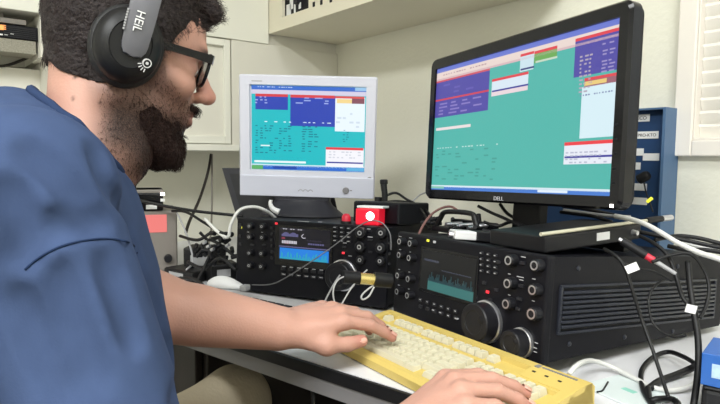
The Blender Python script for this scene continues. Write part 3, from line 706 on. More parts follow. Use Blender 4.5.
# black keyboard in front of the left radio
bA = at_z(214, 288, .762); bB = at_z(330, 313, .762)
bX = bB - bA; bX.z = 0; bX.normalize(); bY = Vector((-bX.y, bX.x, 0))
BW = 0.40; BD = 0.125
k2o = Vector((bB.x, bB.y, DZ)) - bX * (BW - .01) - bY * BD
k2 = thing('keyboard', 'black keyboard under the left forearm in front of the left radio', 'keyboard', basis(k2o, bX, bY, UP))
bm = bmesh.new(); prism(bm, [(0, .001), (0, .009), (.004, .011), (BD - .003, .017), (BD, .014), (BD, .001)], 0, BW, ax='x'); obj('case', bm, m_mattblack, k2)
for r_ in range(6):
    for c in range(16):
        cached('bk', lambda: B(-.0105, .0105, -.0085, .0085, 0, .006, .0015), m_key, 'key', k2, (.016 + c * .0245, .013 + r_ * .0195, .0112 + r_ * .001), False)
# mouse lying on it
mo = at_z(226, 284, .775)
ms = thing('mouse', 'white computer mouse lying beside the left end of the black keyboard', 'mouse', loc=(mo.x, mo.y, .7605))
mo_dir = (at_z(250, 287, .775) - at_z(207, 283, .775)); mo_dir.z = 0; ms.rotation_euler = (0, 0, math.atan2(mo_dir.y, mo_dir.x))
bm = bmesh.new(); n = 20; rings = []
for i in range(15):
    t = i / 14; x = -.05 + .10 * t; w_ = .027 * (sin(pi * min(1, (t * .86 + .06))) ** .55) * (1 - .35 * t); h = .033 * (sin(pi * (t * .8 + .1)) ** .8) * (1 - .45 * t)
    rings.append([bm.verts.new((x, w_ * cos(2 * pi * k / n), .010 + max(0, sin(2 * pi * k / n)) * h + min(0, sin(2 * pi * k / n)) * .006)) for k in range(n)])
for a, b in zip(rings[:-1], rings[1:]):
    for k in range(n): bm.faces.new((a[k], a[(k + 1) % n], b[(k + 1) % n], b[k]))
bm.faces.new(rings[0][::-1]); bm.faces.new(rings[-1])
obj('shell', bm, m_white, ms, smooth=True, auto=50)
ms.scale = (.9, .9, .9)
obj('sole_plate', B(.046, .064, -.012, .012, .004, .018, .002), m_gcable, ms)

# ================================================================== THINGS ON THE RADIOS
def on_r1(px, py, lift=0.0):
    Zr = R1.col[2].xyz; o_ = r1o + Zr * (0.174 + lift); q = ray(px, py); return R1i @ (CAM + q * ((o_ - CAM).dot(Zr) / q.dot(Zr)))
def on_r2(px, py, lift=0.0):
    Zr = R2.col[2].xyz; o_ = r2o + Zr * (0.163 + lift); q = ray(px, py); return R2i @ (CAM + q * ((o_ - CAM).dot(Zr) / q.dot(Zr)))
Rt1 = lambda x, y, a=0: R1 @ Matrix.Translation((x, y, T174 - .0004)) @ Matrix.Rotation(a, 4, 'Z')
Rt2 = lambda x, y, a=0: R2 @ Matrix.Translation((x, y, T163 - .0004)) @ Matrix.Rotation(a, 4, 'Z')
p = Vector((pl1.uv(363.5, 216)[0], 0, 0))
rb = thing('signal_box', 'small red box with a glowing white lamp on top of the left radio', 'box', Rt1(p.x, 0.018, radians(8)))
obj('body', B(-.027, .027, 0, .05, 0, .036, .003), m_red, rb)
obj('lamp', L([(0, .004), (.007, .004), (.0095, 0), (0, 0)], 20, Matrix.Translation((.007, 0, .020)) @ RX90), m_glow, rb, smooth=True)
obj('top_label', B(-.024, .036, -.001, .052, .0372, .042, .001), m_paper, rb)
p = Vector((pl1.uv(342, 216)[0], 0, 0))
kn = thing('push_button', 'round red push button left of the red box on the left radio', 'button', Rt1(p.x, 0.02, 0))
obj('base', L([(0, .006), (.012, .006), (.013, 0), (0, 0)], 20), m_mattblack, kn)
obj('cap', L([(0, .023), (.006, .022), (.010, .016), (.010, .006), (0, .006)], 20), m_redring, kn, smooth=True, auto=50)
p = on_r1(396, 230)
bb = thing('power_supply', 'plain black box behind the red signal box on the left radio', 'box', Rt1(0.118, 0.085, radians(-14)))
obj('case', B(-.055, .080, 0, .12, 0, .050, .004), m_mattblack, bb)
obj('front_plate', B(-.052, .077, -.002, .0005, .003, .047, .001), m_radio, bb)
obj('cable_gland', T_([(-.02, .05, .0495), (-.02, .05, .06)], .009, 12), m_rubber, bb)
hd = thing('handset', 'upright black handset beside the lower right corner of the white monitor', 'handset', R1 @ Matrix.Translation((0.132, 0.13, T174 + .0502)) @ Matrix.Rotation(radians(-4), 4, 'Y'))
bm = bmesh.new(); tube(bm, [(0, 0, .001), (0, 0, .02), (-.001, 0, .03), (-.002, 0, .042)], [.007, .008], 10); obj('grip', bm, m_rubber, hd, smooth=True, auto=50)
obj('head', B(-.009, .007, -.008, .008, .040, .052, .003), m_mattblack, hd)
# gadgets on the right radio
a = on_r2(452, 240); b = on_r2(510, 243.5)
t = thing('adapter_box', 'flat black adapter with a white-labelled end on the right radio', 'adapter', Rt2(a.x, a.y, math.atan2(b.y - a.y, b.x - a.x)))
ln = sqrt((b.x - a.x) ** 2 + (b.y - a.y) ** 2)
obj('case', B(0.045, ln, 0, .05, 0, .018, .002), m_mattblack, t)
obj('white_end', B(0.006, .0455, .002, .048, .001, .0165, .002), m_white, t)
obj('connector', L([(0, .008), (.005, .008), (.006, 0), (0, 0)], 14, Matrix.Translation((.0065, .02, .008)) @ Matrix.Rotation(radians(-90), 4, 'Y')), m_silver, t)
sx_ = .385 / 2 - .025; R2X, R2Y, R2Z = [Vector(R2.col[i].xyz) for i in range(3)]
pls = Plane(r2o + R2X * sx_, R2Y, R2X, R2Z)
ya = pls.uv(546, 250)[0]; yb = pls.uv(641, 248)[0]; zt0 = pls.uv(543, 236.5)[1]; zt1 = pls.uv(637, 223.5)[1]
BL = yb - ya; ang = max(.02, min(.2, math.atan2(zt1 - zt0, BL))); bh_ = max(.018, zt0 - T163)
MB_ = R2 @ Matrix.Translation((sx_, ya, T163 - .0002)) @ Matrix.Rotation(ang, 4, 'X')
t = thing('switch_box', 'flat black box with a white label lying aslant on the ribbed radio', 'box', MB_)
obj('case', B(-.12, 0, 0, BL, 0, bh_, .003), m_mattblack, t)
l0 = pls.uv(598, 233); l1 = pls.uv(610, 241)
obj('label', B(-.001, .0006, l0[0] - ya, l1[0] - ya, bh_ * .30, bh_ * .80), m_paper, t)
obj('prop_foot', B(-.10, -.012, BL - .03, BL - .008, -(BL - .019) * math.tan(ang) * .93, .001, .001), m_rubber, t)
obj('connector', L([(0, .010), (.004, .010), (.006, 0), (0, 0)], 14, Matrix.Translation((-.001, BL * .9, bh_ * .5)) @ Matrix.Rotation(radians(90), 4, 'Y')), m_silver, t)
rodA = MB_ @ Vector((-.006, -.004, bh_ + .0034)); rodB = MB_ @ Vector((-.006, BL * 1.10, bh_ + .0034))
t = thing('rod_antenna', 'tan rod with a black barrel and silver tip lying across the flat black box', 'antenna', loc=rodA)
dv = rodB - rodA
obj('rod', T_([Vector((0, 0, 0)), dv], .0031, 10, sm=False), m_nib, t, smooth=True, auto=50)
obj('barrel', T_([dv, dv * 1.17], .0056, 12, sm=False), m_mattblack, t, smooth=True, auto=50)
obj('tip', T_([dv * 1.17, dv * 1.28], .0054, 12, sm=False), m_silver, t, smooth=True, auto=50)
# clutter behind: black cradle with arch and metal plugs
p = Vector((pl2.uv(458, 226, -.11)[0] + .012, .12, 0))
t = thing('cable_cradle', 'black arched cradle full of plugs behind the white-ended adapter', 'cradle', Rt2(p.x - .012, p.y - .01, radians(-4)) @ Matrix.Diagonal((1.25, 1.0, 1.0, 1)))
obj('arch', T_([(-.064, 0, .003), (-.05, .0, .03), (-.034, 0, .044), (.03, 0, .046), (.042, 0, .034), (.055, 0, .003)], .0052, 8), m_rubber, t, smooth=True)
obj('tray', B(-.07, .075, -.005, .06, 0, .012, .003), m_mattblack, t)
obj('back_block', B(-.05, .05, .03, .055, .012, .03, .003), m_radio, t)
for k, (x, z) in enumerate(((-.03, .018), (-.012, .016), (.004, .020), (.022, .017), (.036, .021))):
    o = obj('metal_plug', T_([Vector((x, -.003 + .002 * k, z)), Vector((x + .008, .03, z + .004))], .0045, 10, sm=False), m_silver, t, smooth=True, auto=50)

# loose black plugs round the cradle
bm = bmesh.new()
for k in range(30):
    yq = random.uniform(.09, .24); q = Vector((pl2.uv(random.uniform(424, 488), 224, -yq)[0], yq, 0))
    P = R2 @ Vector((q.x, q.y, T163 + random.uniform(.006, .022))); d_ = Vector((random.uniform(-1, 1), random.uniform(-1, 1), random.uniform(-.3, .3))).normalized()
    tube(bm, [P, P + d_ * random.uniform(.02, .045)], random.uniform(.003, .0062), 8, sm=False)
o = obj('connector_heap', bm, m_mattblack, None, smooth=True, auto=50); tag(o, 'tangled heap of small black plugs on the ribbed radio left of the monitor neck', 'plugs'); o['kind'] = 'stuff'
# blue rack on the desk behind the radio, card box at lower right
bx0, bx1 = -0.90, at_y(675, 160, YB - .02).x
by = YB - 0.075
bz1 = at_y(668, 108, by + .03).z
t = thing('blue_rack', 'tall blue rack box with white slot labels behind the widescreen monitor', 'rack', loc=(bx1, by, DZ))
bh = bz1 - DZ
bm = bmesh.new()
for a in ((bx0 - bx1, 0, 0.0, .07, 0, .012), (bx0 - bx1, 0, 0, .07, bh - .004, bh), (-.006, 0, 0, .07, .012, bh - .004), (bx0 - bx1, bx0 - bx1 + .006, 0, .07, .012, bh - .004), (bx0 - bx1 + .006, -.006, .064, .07, .012, bh - .004)):
    box(bm, *a)
obj('case', bm, m_bluelight, t)
obj('slot_board', B(bx0 - bx1 + .006, -.006, .022, .03, .012, bh - .004), m_blue, t)
labs = [((642, 118), 'ECO', .034), ((647, 135), 'PRO-KTO', .05), ((638, 152), None, .025), ((651, 157), None, .036), ((636, 166), None, .02), ((640, 187), None, .03), ((638, 201), None, .04)]
for (q, s, w_) in labs:
    P = at_y(q[0], q[1], by + .021); lb = obj('slot_label', B(P.x - bx1 - w_ / 2, P.x - bx1 + w_ / 2, .0205, .0222, P.z - DZ - .008, P.z - DZ + .008), m_paper, t)
    if s: text_mesh('label_text', s, .011 if len(s) < 5 else .0095, m_dark, lb, (P.x - bx1, .0203, P.z - DZ - .0005), (radians(90), 0, 0))
P = at_y(644, 177, by - .01)
wb = thing('plug_bundle', 'black plug with a yellow-banded lead hanging on the blue rack', 'plug', loc=P)
obj('body', L([(0, .012), (.008, .012), (.011, .006), (.011, -.012), (.005, -.016), (0, -.016)], 16, Matrix.Rotation(radians(60), 4, 'Y')), m_rubber, wb, smooth=True, auto=50)
lc_ = [at_y(644, 182, by - .012) - P, at_y(646, 192, by - .015) - P, at_y(650, 203, by - .015) - P, at_y(653, 212, by - .02) - P]
obj('lead', T_([Vector((0, 0, -.004))] + lc_, .0018, 8), m_rubber, wb, smooth=True)
obj('yellow_band', T_([at_y(647, 202, by - .018) - P, at_y(652, 198, by - .018) - P], .0035, 8, sm=False), m_yled, wb)
P = at_z(701, 400, DZ + .02)
t = thing('black_pouch', 'black box under the small blue carton at the lower right edge', 'box', loc=(P.x, P.y, DZ)); t.rotation_euler = (0, 0, radians(18))
obj('case', B(0, .12, 0, .09, 0, .036, .006), m_mattblack, t); obj('flap', B(.002, .118, -.003, .088, .0362, .040, .002), m_rubber, t)
t = thing('carton', 'small blue carton with a pale printed panel at the lower right edge of the desk', 'box', loc=(P.x - .002, P.y, DZ + .0405)); t.rotation_euler = (0, 0, radians(12))
obj('body', B(0, .11, 0.0, .085, 0, .042, .001), m_bluecard, t)
obj('printed_panel', B(.012, .10, -.0008, .0005, .012, .030), mat('carton_print', lin(170, 196, 216), .5, var=.2, scale=120), t)
obj('top_print', B(.03, .10, .012, .07, .0418, .0428), mat('carton_print_top', lin(150, 190, 220), .5, var=.1, scale=60), t)
# clear sheet with a teal print
P = at_z(628, 392, DZ + .002)
t = thing('clear_sheet', 'translucent plastic sheet with a teal print on the desk right of the yellowed keyboard', 'sheet', loc=(P.x, P.y, DZ)); t.rotation_euler = (0, 0, radians(-10))
obj('sheet', B(-.05, .045, -.04, .045, 0.0003, .0025, .0008), m_clear, t); obj('print', B(-.012, .008, .0, .010, .0025, .0029), m_teal, t)
cable('wire_offcut', 'short bent black wire lying beside the right end of the yellowed keyboard', [at_z(597, 392, DZ + .003), at_z(602, 391, DZ + .003), at_z(605, 387, DZ + .003), at_z(608, 382, DZ + .003)], .0014, m_rubber, 'wire')

# ================================================================== LEFT CORNER
pp = at_d(178, 272, 1.62)
fx = (R0 * .95 + F0 * .36).normalized(); fx = Vector((fx.x, fx.y, 0)).normalized(); fy = Vector((-fx.y, fx.x, 0))
po = Vector((pp.x, pp.y, DZ)) - fx * .20
t = thing('bench_supply', 'grey bench power supply with a red glowing meter behind the person', 'power supply', basis(po, fx, fy, UP))
ppl = Plane(po, fx, fy, UP); ph = ppl.uv(177, 211)[1]
obj('case', B(0, .2, .004, .20, .008, ph, .003), m_psu, t)
obj('front_panel', B(.002, .198, 0.0, .006, .010, ph - .002, .002), m_psu, t)
u0, w0 = ppl.uv(146, 215); u1, w1 = ppl.uv(167, 232); obj('meter', B(u0 - .02, u1, -.002, .001, w1, w0, .001), m_reddisp, t)
u0, w0 = ppl.uv(146, 205); u1, w1 = ppl.uv(157, 209); obj('label', B(u0, u1, -.001, .001, w1, w0), m_paper, t)
u, v = ppl.uv(168, 258); obj('knob', knob_bm(.011, .014), m_knob, t, smooth=True, auto=35, loc=(u, 0, v))
for x in (.02, .18):
    for y in (.02, .17): obj('foot', L([(0, .008), (.01, .008), (.009, 0), (0, 0)], 14, Matrix.Translation((x, y, 0.0004))), m_rubber, t)
t = thing('router', 'small black router with two white lights on top of the bench supply', 'router', basis(po + UP * (ph + .0004) + fx * .03 + fy * .012, fx, fy, UP))
rh = ppl.uv(163, 190)[1] - ph
obj('case', B(0, .135, .003, .11, 0, rh, .004), m_mattblack, t)
obj('top_cover', B(-.001, .136, .002, .112, rh - .010, rh, .003), m_psu, t)
obj('front_panel', B(.002, .133, 0, .004, .002, rh - .011, .001), m_gloss, t)
for py in (194.5, 200.5): 
    u, v = ppl.uv(162.5, py); u -= .03; v -= ph; obj('status_light', B(u - .005, u + .006, -.0012, .001, v - .004, v + .004), m_glow if py < 197 else m_paper, t)
obj('antenna_stub', L([(0, .012), (.005, .012), (.006, 0), (0, 0)], 12, Matrix.Translation((.06, .05, rh))), m_rubber, t)
# black upright panel behind the white monitor
a = at_d(238, 222, 1.78); b = at_d(222, 168, 1.80)
px_ = Vector((cX.x, cX.y, 0)).normalized()
pz_ = (b - a); pz_ = (pz_ - px_ * 0).normalized()
t = thing('laptop_lid', 'dark slanted panel standing behind the left side of the white monitor', 'panel', loc=(a.x, a.y, DZ))
bm = bmesh.new(); hh = b.z - DZ
A0 = Vector((0, 0, a.z - DZ + .0008)) - (b - a) * ((a.z - DZ) / (b.z - a.z)); A1 = b - Vector((a.x, a.y, DZ)); A1.z = hh
yo = Vector((-px_.y, px_.x, 0)) * .016
vs = [A0, A0 + px_ * .30, A1 + px_ * .33, A1]; vv = [bm.verts.new(q) for q in vs] + [bm.verts.new(q + yo) for q in vs]
for f in ((0, 1, 2, 3), (7, 6, 5, 4), (0, 4, 5, 1), (1, 5, 6, 2), (2, 6, 7, 3), (3, 7, 4, 0)): bm.faces.new([vv[i] for i in f])
obj('lid', bm, m_stand, t)
bm = bmesh.new(); f1 = [vs[0] + (vs[2] - vs[0]) * .06, vs[1] + (vs[3] - vs[1]) * .06, vs[2] + (vs[0] - vs[2]) * .06, vs[3] + (vs[1] - vs[3]) * .06]
bm.faces.new([bm.verts.new(q - yo * .03) for q in f1]); obj('inner_face', bm, m_mattblack, t)
# black adapters heap at the foot of the left radio
for i, (px, py, d, sx, sy, sz, an, lab) in enumerate(((205, 246, 1.6, .05, .035, .035, 20, 'black mains adapter standing highest in the cable heap left of the radio'), (190, 268, 1.55, .06, .04, .03, -15, 'black adapter lying beside the grey bench supply'), (222, 262, 1.50, .035, .03, .045, 50, 'black adapter pressed against the left radio in the cable heap'))):
    P = at_d(px, py, d)
    t = thing('mains_adapter', lab, 'adapter', loc=(P.x, P.y, DZ), group='adapters in the cable heap'); t.rotation_euler = (0, 0, radians(an + 30))
    h0 = P.z - DZ
    obj('case', B(-sx, sx, -sy, sy, 0.0005, max(.03, h0), .005), m_rubber, t)
    obj('rating_label', B(-sx * .6, sx * .4, -sy - .0006, -sy + .001, max(.03, h0) * .4, max(.03, h0) * .75), m_gcable, t)
    obj('plug_collar', L([(0, .012), (.009, .012), (.011, 0), (0, 0)], 12, Matrix.Translation((0, 0, max(.03, h0) - .0008))), m_mattblack, t)
sh_ = at_z(222, 262, DZ + .06)
P = at_z(222, 276, DZ + .004)
t = thing('note_paper', 'white paper slip under the cables beside the left radio', 'paper', loc=(P.x - .06, P.y + .02, DZ)); t.rotation_euler = (0, 0, radians(30))
bm = bmesh.new()
vv = [[bm.verts.new((-.06 + .12 * i / 6, -.035 + .07 * j, .002 + .003 * sin(i * 1.3 + j))) for i in range(7)] for j in (0, 1)]
for i in range(6): bm.faces.new((vv[0][i], vv[0][i + 1], vv[1][i + 1], vv[1][i]))
obj('sheet', bm, m_paper, t, smooth=True); obj('fold', B(-.06, .06, -.036, -.034, .0004, .004), m_paper, t)

# ================================================================== CABLES
G = 'cables in the corner left of the radios'
cable('cable', 'thick black cable running level from the router to the left radio', [(138, 200, 1.55), (165, 206, 1.56), (195, 211, 1.58), (222, 214, 1.6), (243, 216, 1.6)], .0042, m_rubber, group=G)
cable('cable', 'white cable arching over the top left corner of the left radio', [(205, 219, 1.5), (218, 232, 1.45), (228, 237, 1.42), (231, 224, 1.42), (240, 210, 1.43), (255, 207, 1.45), (268, 212, 1.47), (277, 220, 1.5)], .0042, m_wcable, group=G)
cable('cable', 'black cable drooping beneath the level one towards the radio', [(172, 211, 1.58), (186, 212, 1.56), (203, 222, 1.53), (218, 231, 1.5), (232, 236, 1.48)], .0038, m_rubber, group=G)
cable('cable', 'thin grey cable falling beside the grey bench supply', [(177, 213, 1.58), (184, 228, 1.55), (190, 246, 1.53), (193, 262, 1.52), (186, 270, 1.5)], .0026, m_gcable, group=G)
cable('cable', 'brown cable looping down under the side cabinet', [(211, 154, 2.1), (208, 172, 2.08), (200, 198, 2.0), (190, 220, 1.8), (186, 232, 1.7)], .005, m_dark, group=G)
cable('cable', 'thin cable hanging straight down under the side cabinet', [(212, 154, 2.1), (212, 175, 2.1), (212, 200, 2.08), (211, 232, 2.0), (208, 246, 1.7)], .0035, m_psu, group=G)
heap = [[(180, 236, 1.55), (198, 240, 1.5), (214, 232, 1.5), (230, 240, 1.46)], [(196, 252, 1.5), (208, 240, 1.48), (222, 246, 1.46), (234, 256, 1.44)], [(188, 262, 1.5), (204, 268, 1.45), (220, 258, 1.42), (236, 270, 1.40)],
        [(196, 284, 1.4), (204, 268, 1.43), (212, 252, 1.46), (222, 240, 1.48)], [(180, 278, 1.42), (196, 280, 1.38), (206, 290, 1.33), (204, 300, 1.3)]]
for q, lab in zip(heap, ('black cable lying along the top of the cable heap', 'black cable curling over the middle of the cable heap', 'black cable across the lower part of the cable heap', 'black cable climbing steeply through the cable heap', 'black cable coming out of the heap beside the white mouse')):
    cable('cable', lab, q, .0042, m_rubber, group=G)
bm = bmesh.new()
for k in range(26):
    P = at_d(random.uniform(196, 234), random.uniform(232, 262), random.uniform(1.44, 1.5))
    d_ = Vector((random.uniform(-1, 1), random.uniform(-1, 1), random.uniform(-.6, .6))).normalized()
    tube(bm, [P, P + d_ * random.uniform(.015, .03)], random.uniform(.003, .006), 8, sm=False)
o = obj('connector_heap', bm, m_mattblack, None, smooth=True, auto=50); tag(o, 'tangled heap of small black plugs and leads left of the left radio', 'plugs'); o['kind'] = 'stuff'
for i, (px, py) in enumerate(((203, 243), (211, 250), (224, 238), (226, 246), (207, 247))):
    P = at_d(px, py, 1.43); o = obj('metal_plug', T_([Vector((0, 0, 0)), Vector((.008, .004, .004))], .0042, 10, sm=False), m_silver, None, smooth=True, auto=50, loc=P)
    tag(o, 'small silver plug in the cable heap left of the left radio', 'plug', 'silver plugs in the cable heap')
G2 = 'cords across the left radio'; m_loop = mat('cord_pale', (.48, .48, .48), .45, var=.04); m_cord = mat('cord_grey', (.16, .16, .17), .45, var=.04)
cable('headphone_cord', 'thin grey cord sweeping across the front of the left radio', [(252, 285, 1.25), (272, 284, 1.22), (292, 274, 1.19), (318, 257, 1.17), (340, 241, 1.16), (356, 228, 1.15), (370, 221, 1.14), (382, 223, 1.13), (390, 234, 1.12), (391, 250, 1.12)], .0012, m_cord, 'cord', G2)
cable('cord', 'grey cord looping down left of the brass-banded plug', [(346, 276, 1.06), (338, 280, 1.06), (333.5, 289, 1.05), (334, 300, 1.05), (338, 309, 1.05), (350, 290, 1.06), (360, 277, 1.07), (367, 270, 1.09)], .0015, m_loop, 'cord', G2)
cable('cord', 'thin grey cord slanting from the tuning dial down to the black keyboard', [(320, 312, 1.12), (327, 297, 1.12), (334, 284, 1.12), (340, 275, 1.12)], .0017, m_gcable, 'cord', G2)
cable('cord', 'short white cord in a small loop right of the brass-banded plug', [(386, 285, 1.08), (376, 284.5, 1.08), (367, 290, 1.07), (361.5, 296, 1.06), (363, 299.5, 1.06), (369, 296, 1.06), (374, 287, 1.07)], .0017, m_loop, 'cord', G2)
P = at_d(343, 277, 1.065); Q = at_d(392, 281, 1.09); dv = Q - P
t = thing('jack_plug', 'black jack plug with a shiny brass band before the left radio', 'plug', loc=P)
obj('barrel', T_([Vector((0, 0, 0)), dv * .33], .0125, 16, sm=False), m_mattblack, t, smooth=True, auto=50)
obj('brass_band', T_([dv * .33, dv * .62], .0108, 16, sm=False), m_brass, t, smooth=True, auto=50)
obj('sleeve', T_([dv * .62, dv * .98], .014, 16, sm=False), m_rubber, t, smooth=True, auto=50)
o = obj('cable_hook', T_([at_d(p_[0], p_[1], 1.44) - at_d(275, 206, 1.44) for p_ in ((271, 200), (270.5, 204), (273, 209), (279, 212))], [.004, .008], 10), m_white, smooth=True, loc=at_d(275, 206, 1.44)); tag(o, 'white curved cable hook left of the dark stand of the small white monitor', 'hook')
G3 = 'cables behind the monitors'
cable('cable', 'black cable looping on the wall between the two monitors', [(378, 204, 1.4), (386, 196, 1.4), (396, 193, 1.4), (406, 199, 1.38), (418, 206, 1.36), (428, 222, 1.3)], .003, m_rubber, group=G3)
cable('cable', 'black cable running low behind the plain black box', [(384, 202, 1.42), (398, 201, 1.42), (412, 203, 1.4), (424, 208, 1.38), (432, 218, 1.3)], .0026, m_rubber, group=G3)
cable('cable', 'reddish brown lead arching left of the cable cradle', [(418, 236, 1.16), (424, 224, 1.18), (432, 214, 1.2), (442, 208, 1.22), (452, 207, 1.24), (462, 214, 1.22)], .0026, mat('cable_brown', lin(120, 84, 80), .5, var=.05), group=G3)
cable('cable', 'thin pale lead rising towards the widescreen monitor', [(404, 208, 1.4), (412, 202, 1.4), (420, 195, 1.4), (430, 191, 1.36)], .0018, m_gcable, group=G3)
for q, lab in (([(478, 206, 1.2), (492, 213, 1.18), (506, 219, 1.15), (520, 226, 1.12)], 'black cable sloping down left of the monitor neck'), ([(500, 204, 1.2), (508, 214, 1.18), (522, 220, 1.16), (534, 214, 1.18)], 'black cable sagging behind the monitor neck'),
               ([(484, 222, 1.14), (498, 226, 1.12), (512, 222, 1.14), (528, 228, 1.12)], 'black cable lying on the right radio near the monitor base'), ([(560, 212, 1.12), (576, 214, 1.1), (592, 216, 1.08), (612, 222, 1.05)], 'black cable right of the monitor neck'),
               ([(562, 206, 1.14), (580, 208, 1.12), (600, 212, 1.1), (618, 216, 1.08)], 'upper black cable between monitor neck and blue rack')):
    cable('cable', lab, q, .0034, m_rubber, group=G3)
cable('cable', 'grey cable along the back of the right radio below the monitor', [(563, 210, 1.12), (585, 213, 1.1), (610, 216, 1.06), (630, 217, 1.02)], .0032, m_gcable, group=G3)
G4 = 'cables over the side of the right radio'
cable('cable', 'white cable crossing above the right radio to the picture edge', [(615, 216, 1.0), (630, 219, .97), (645, 224, .94), (660, 232, .91), (678, 243, .88), (700, 253, .85), (724, 261, .82), (750, 276, .8), (772, 330, .8), at_z(790, 372, DZ + .006), at_z(800, 360, DZ + .006)], .0042, m_wcable, group=G4)
cable('cable', 'long black lead dropping from the flat box past the ribbed side to the desk', [(604, 249, .88), (616, 256, .86), (625, 268, .85), (633, 292, .84), (642, 320, .83), (652, 348, .81), (660, 372, .79), (668, 396, .765)], .0026, m_rubber, group=G4)
cable('cable', 'black cable with a loop hanging at the right end of the ribbed side', [(652, 262, .87), (668, 256, .87), (690, 254, .86), (704, 270, .85), (709, 288, .84), (706, 306, .83), (700, 318, .82)], .0026, m_rubber, group=G4)
cable('cable', 'thin black lead making an open loop on the ribbed side panel', [(668, 278, .87), (656, 285, .86), (649, 298, .85), (651, 318, .84), (660, 331, .83), (674, 337, .83), (686, 335, .83)], .0018, m_rubber, group=G4)
cable('cable', 'black cable arching from the red-banded plug down the radio side', [(640, 236, .93), (655, 244, .9), (668, 256, .88), (676, 276, .86), (682, 296, .85), (690, 306, .84)], .0032, m_rubber, group=G4)
cable('cable', 'thick black cable hanging vertically past the blue carton', [(688, 262, .87), (690, 285, .85), (694, 312, .83), (698, 340, .81), (698, 370, .79), (694, 402, .765), (690, 420, .755)], .0046, m_rubber, group=G4)
cable('cable', 'black cable on the desk curving in a wide loop before the carton', [at_z(697, 365, DZ + .02), at_z(684, 357, DZ + .02), at_z(668, 352, DZ + .012), at_z(652, 358, DZ + .006), at_z(642, 370, DZ + .005), at_z(642, 386, DZ + .005), at_z(650, 402, DZ + .005), at_z(662, 412, DZ + .005)], .0038, m_rubber, group=G4)
cable('cable', 'thick black cable lying straight on the desk beside the carton', [at_z(650, 388, DZ + .0062), at_z(660, 381, DZ + .006), at_z(676, 375, DZ + .007), at_z(690, 369, DZ + .012), at_z(700, 364, DZ + .03)], .0052, m_rubber, group=G4)
cable('cable', 'black cable coiled at the bottom edge beside the clear sheet', [at_z(648, 388, DZ + .007), at_z(650, 400, DZ + .0055), at_z(658, 399, DZ + .009), at_z(672, 399, DZ + .006), at_z(678, 406, DZ + .005), at_z(660, 410, DZ + .005)], .0042, m_rubber, group=G4)
cable('keyboard_lead', 'thick pale grey lead curving from the yellowed keyboard across the desk', [at_z(569, 374, DZ + .030), at_z(575, 367, DZ + .036), at_z(583, 362, DZ + .034), at_z(594, 361, DZ + .022), at_z(612, 367, DZ + .010), at_z(634, 378, DZ + .006), at_z(655, 388, DZ + .006), at_z(676, 390, DZ + .006), at_z(694, 384, DZ + .010), at_z(700, 372, DZ + .02)], .0036, m_wcable, 'lead', G4)
cable('cable', 'thin black lead with a white tag on the flat box', [(612, 254, .865), (622, 262, .855), (636, 268, .85), (655, 272, .85), (672, 281, .85)], .0018, m_rubber, group=G4)
P = at_d(632, 268, .845); o = obj('cable_tag', B(-.009, .009, -.0008, .0008, -.006, .006, .0004), m_paper, loc=P, rot=(radians(-10), radians(-25), radians(45))); tag(o, 'white paper tag on the thin lead over the radio corner', 'tag')
P = at_d(691, 309, .825); o = obj('cable_tag', B(-.0075, .0075, -.0008, .0008, -.006, .006, .0004), m_paper, loc=P, rot=(0, radians(12), radians(45))); tag(o, 'white tag wrapped on the thick cable at the right end of the ribbed side', 'tag')
P = at_d(622, 241, .9); Q = at_d(676, 274, .86); dv = Q - P
t = thing('audio_plug', 'black audio plug with a red ring over the right radio', 'plug', loc=P)
obj('pin', T_([dv * -.06, dv * .02], .0032, 10, sm=False), m_silver, t, smooth=True, auto=50)
obj('body', T_([dv * .0, dv * .46], .0065, 14, sm=False), m_mattblack, t, smooth=True, auto=50)
obj('red_ring', T_([dv * .46, dv * .60], .0052, 14, sm=False), m_redring, t, smooth=True, auto=50)
obj('strain_relief', T_([dv * .60, dv * 1.0], [.0038, .0028], 12, sm=False), m_gcable, t, smooth=True, auto=50)
for q, lab in (([(640, 232, .98), (660, 236, .96), (684, 240, .94), (712, 246, .92), (735, 250, .9)], 'black cable lying behind the white one at the right end'), ([(655, 240, .96), (676, 236, .97), (698, 238, .96), (722, 244, .94)], 'uppermost black cable at the right end behind the radio'), ([(668, 246, .92), (688, 250, .9), (706, 250, .9), (730, 254, .88)], 'black cable crossing under the white one at the right edge')):
    cable('cable', lab, q, .0036, m_rubber, group=G4)
cable('cable', 'pale grey cable lowest at the right edge behind the radio', [(676, 240, .98), (694, 245, .96), (712, 249, .94), (735, 252, .92)], .0034, m_wcable, group=G4)
cable('hanging_cable', 'black cable hanging from the desk edge below the left hand', [at_d(312, 352, .99), at_d(312, 372, .97), at_d(313, 392, .96), at_d(315, 430, .95)], .004, m_rubber)
XW = XL + .156; cable('wall_cable', 'brown cable sagging along the left wall below the cubby', [at_x(-10, 66, XW), at_x(6, 65.5, XW), at_x(22, 60, XW), at_x(40, 53, XW)], .004, m_dark)

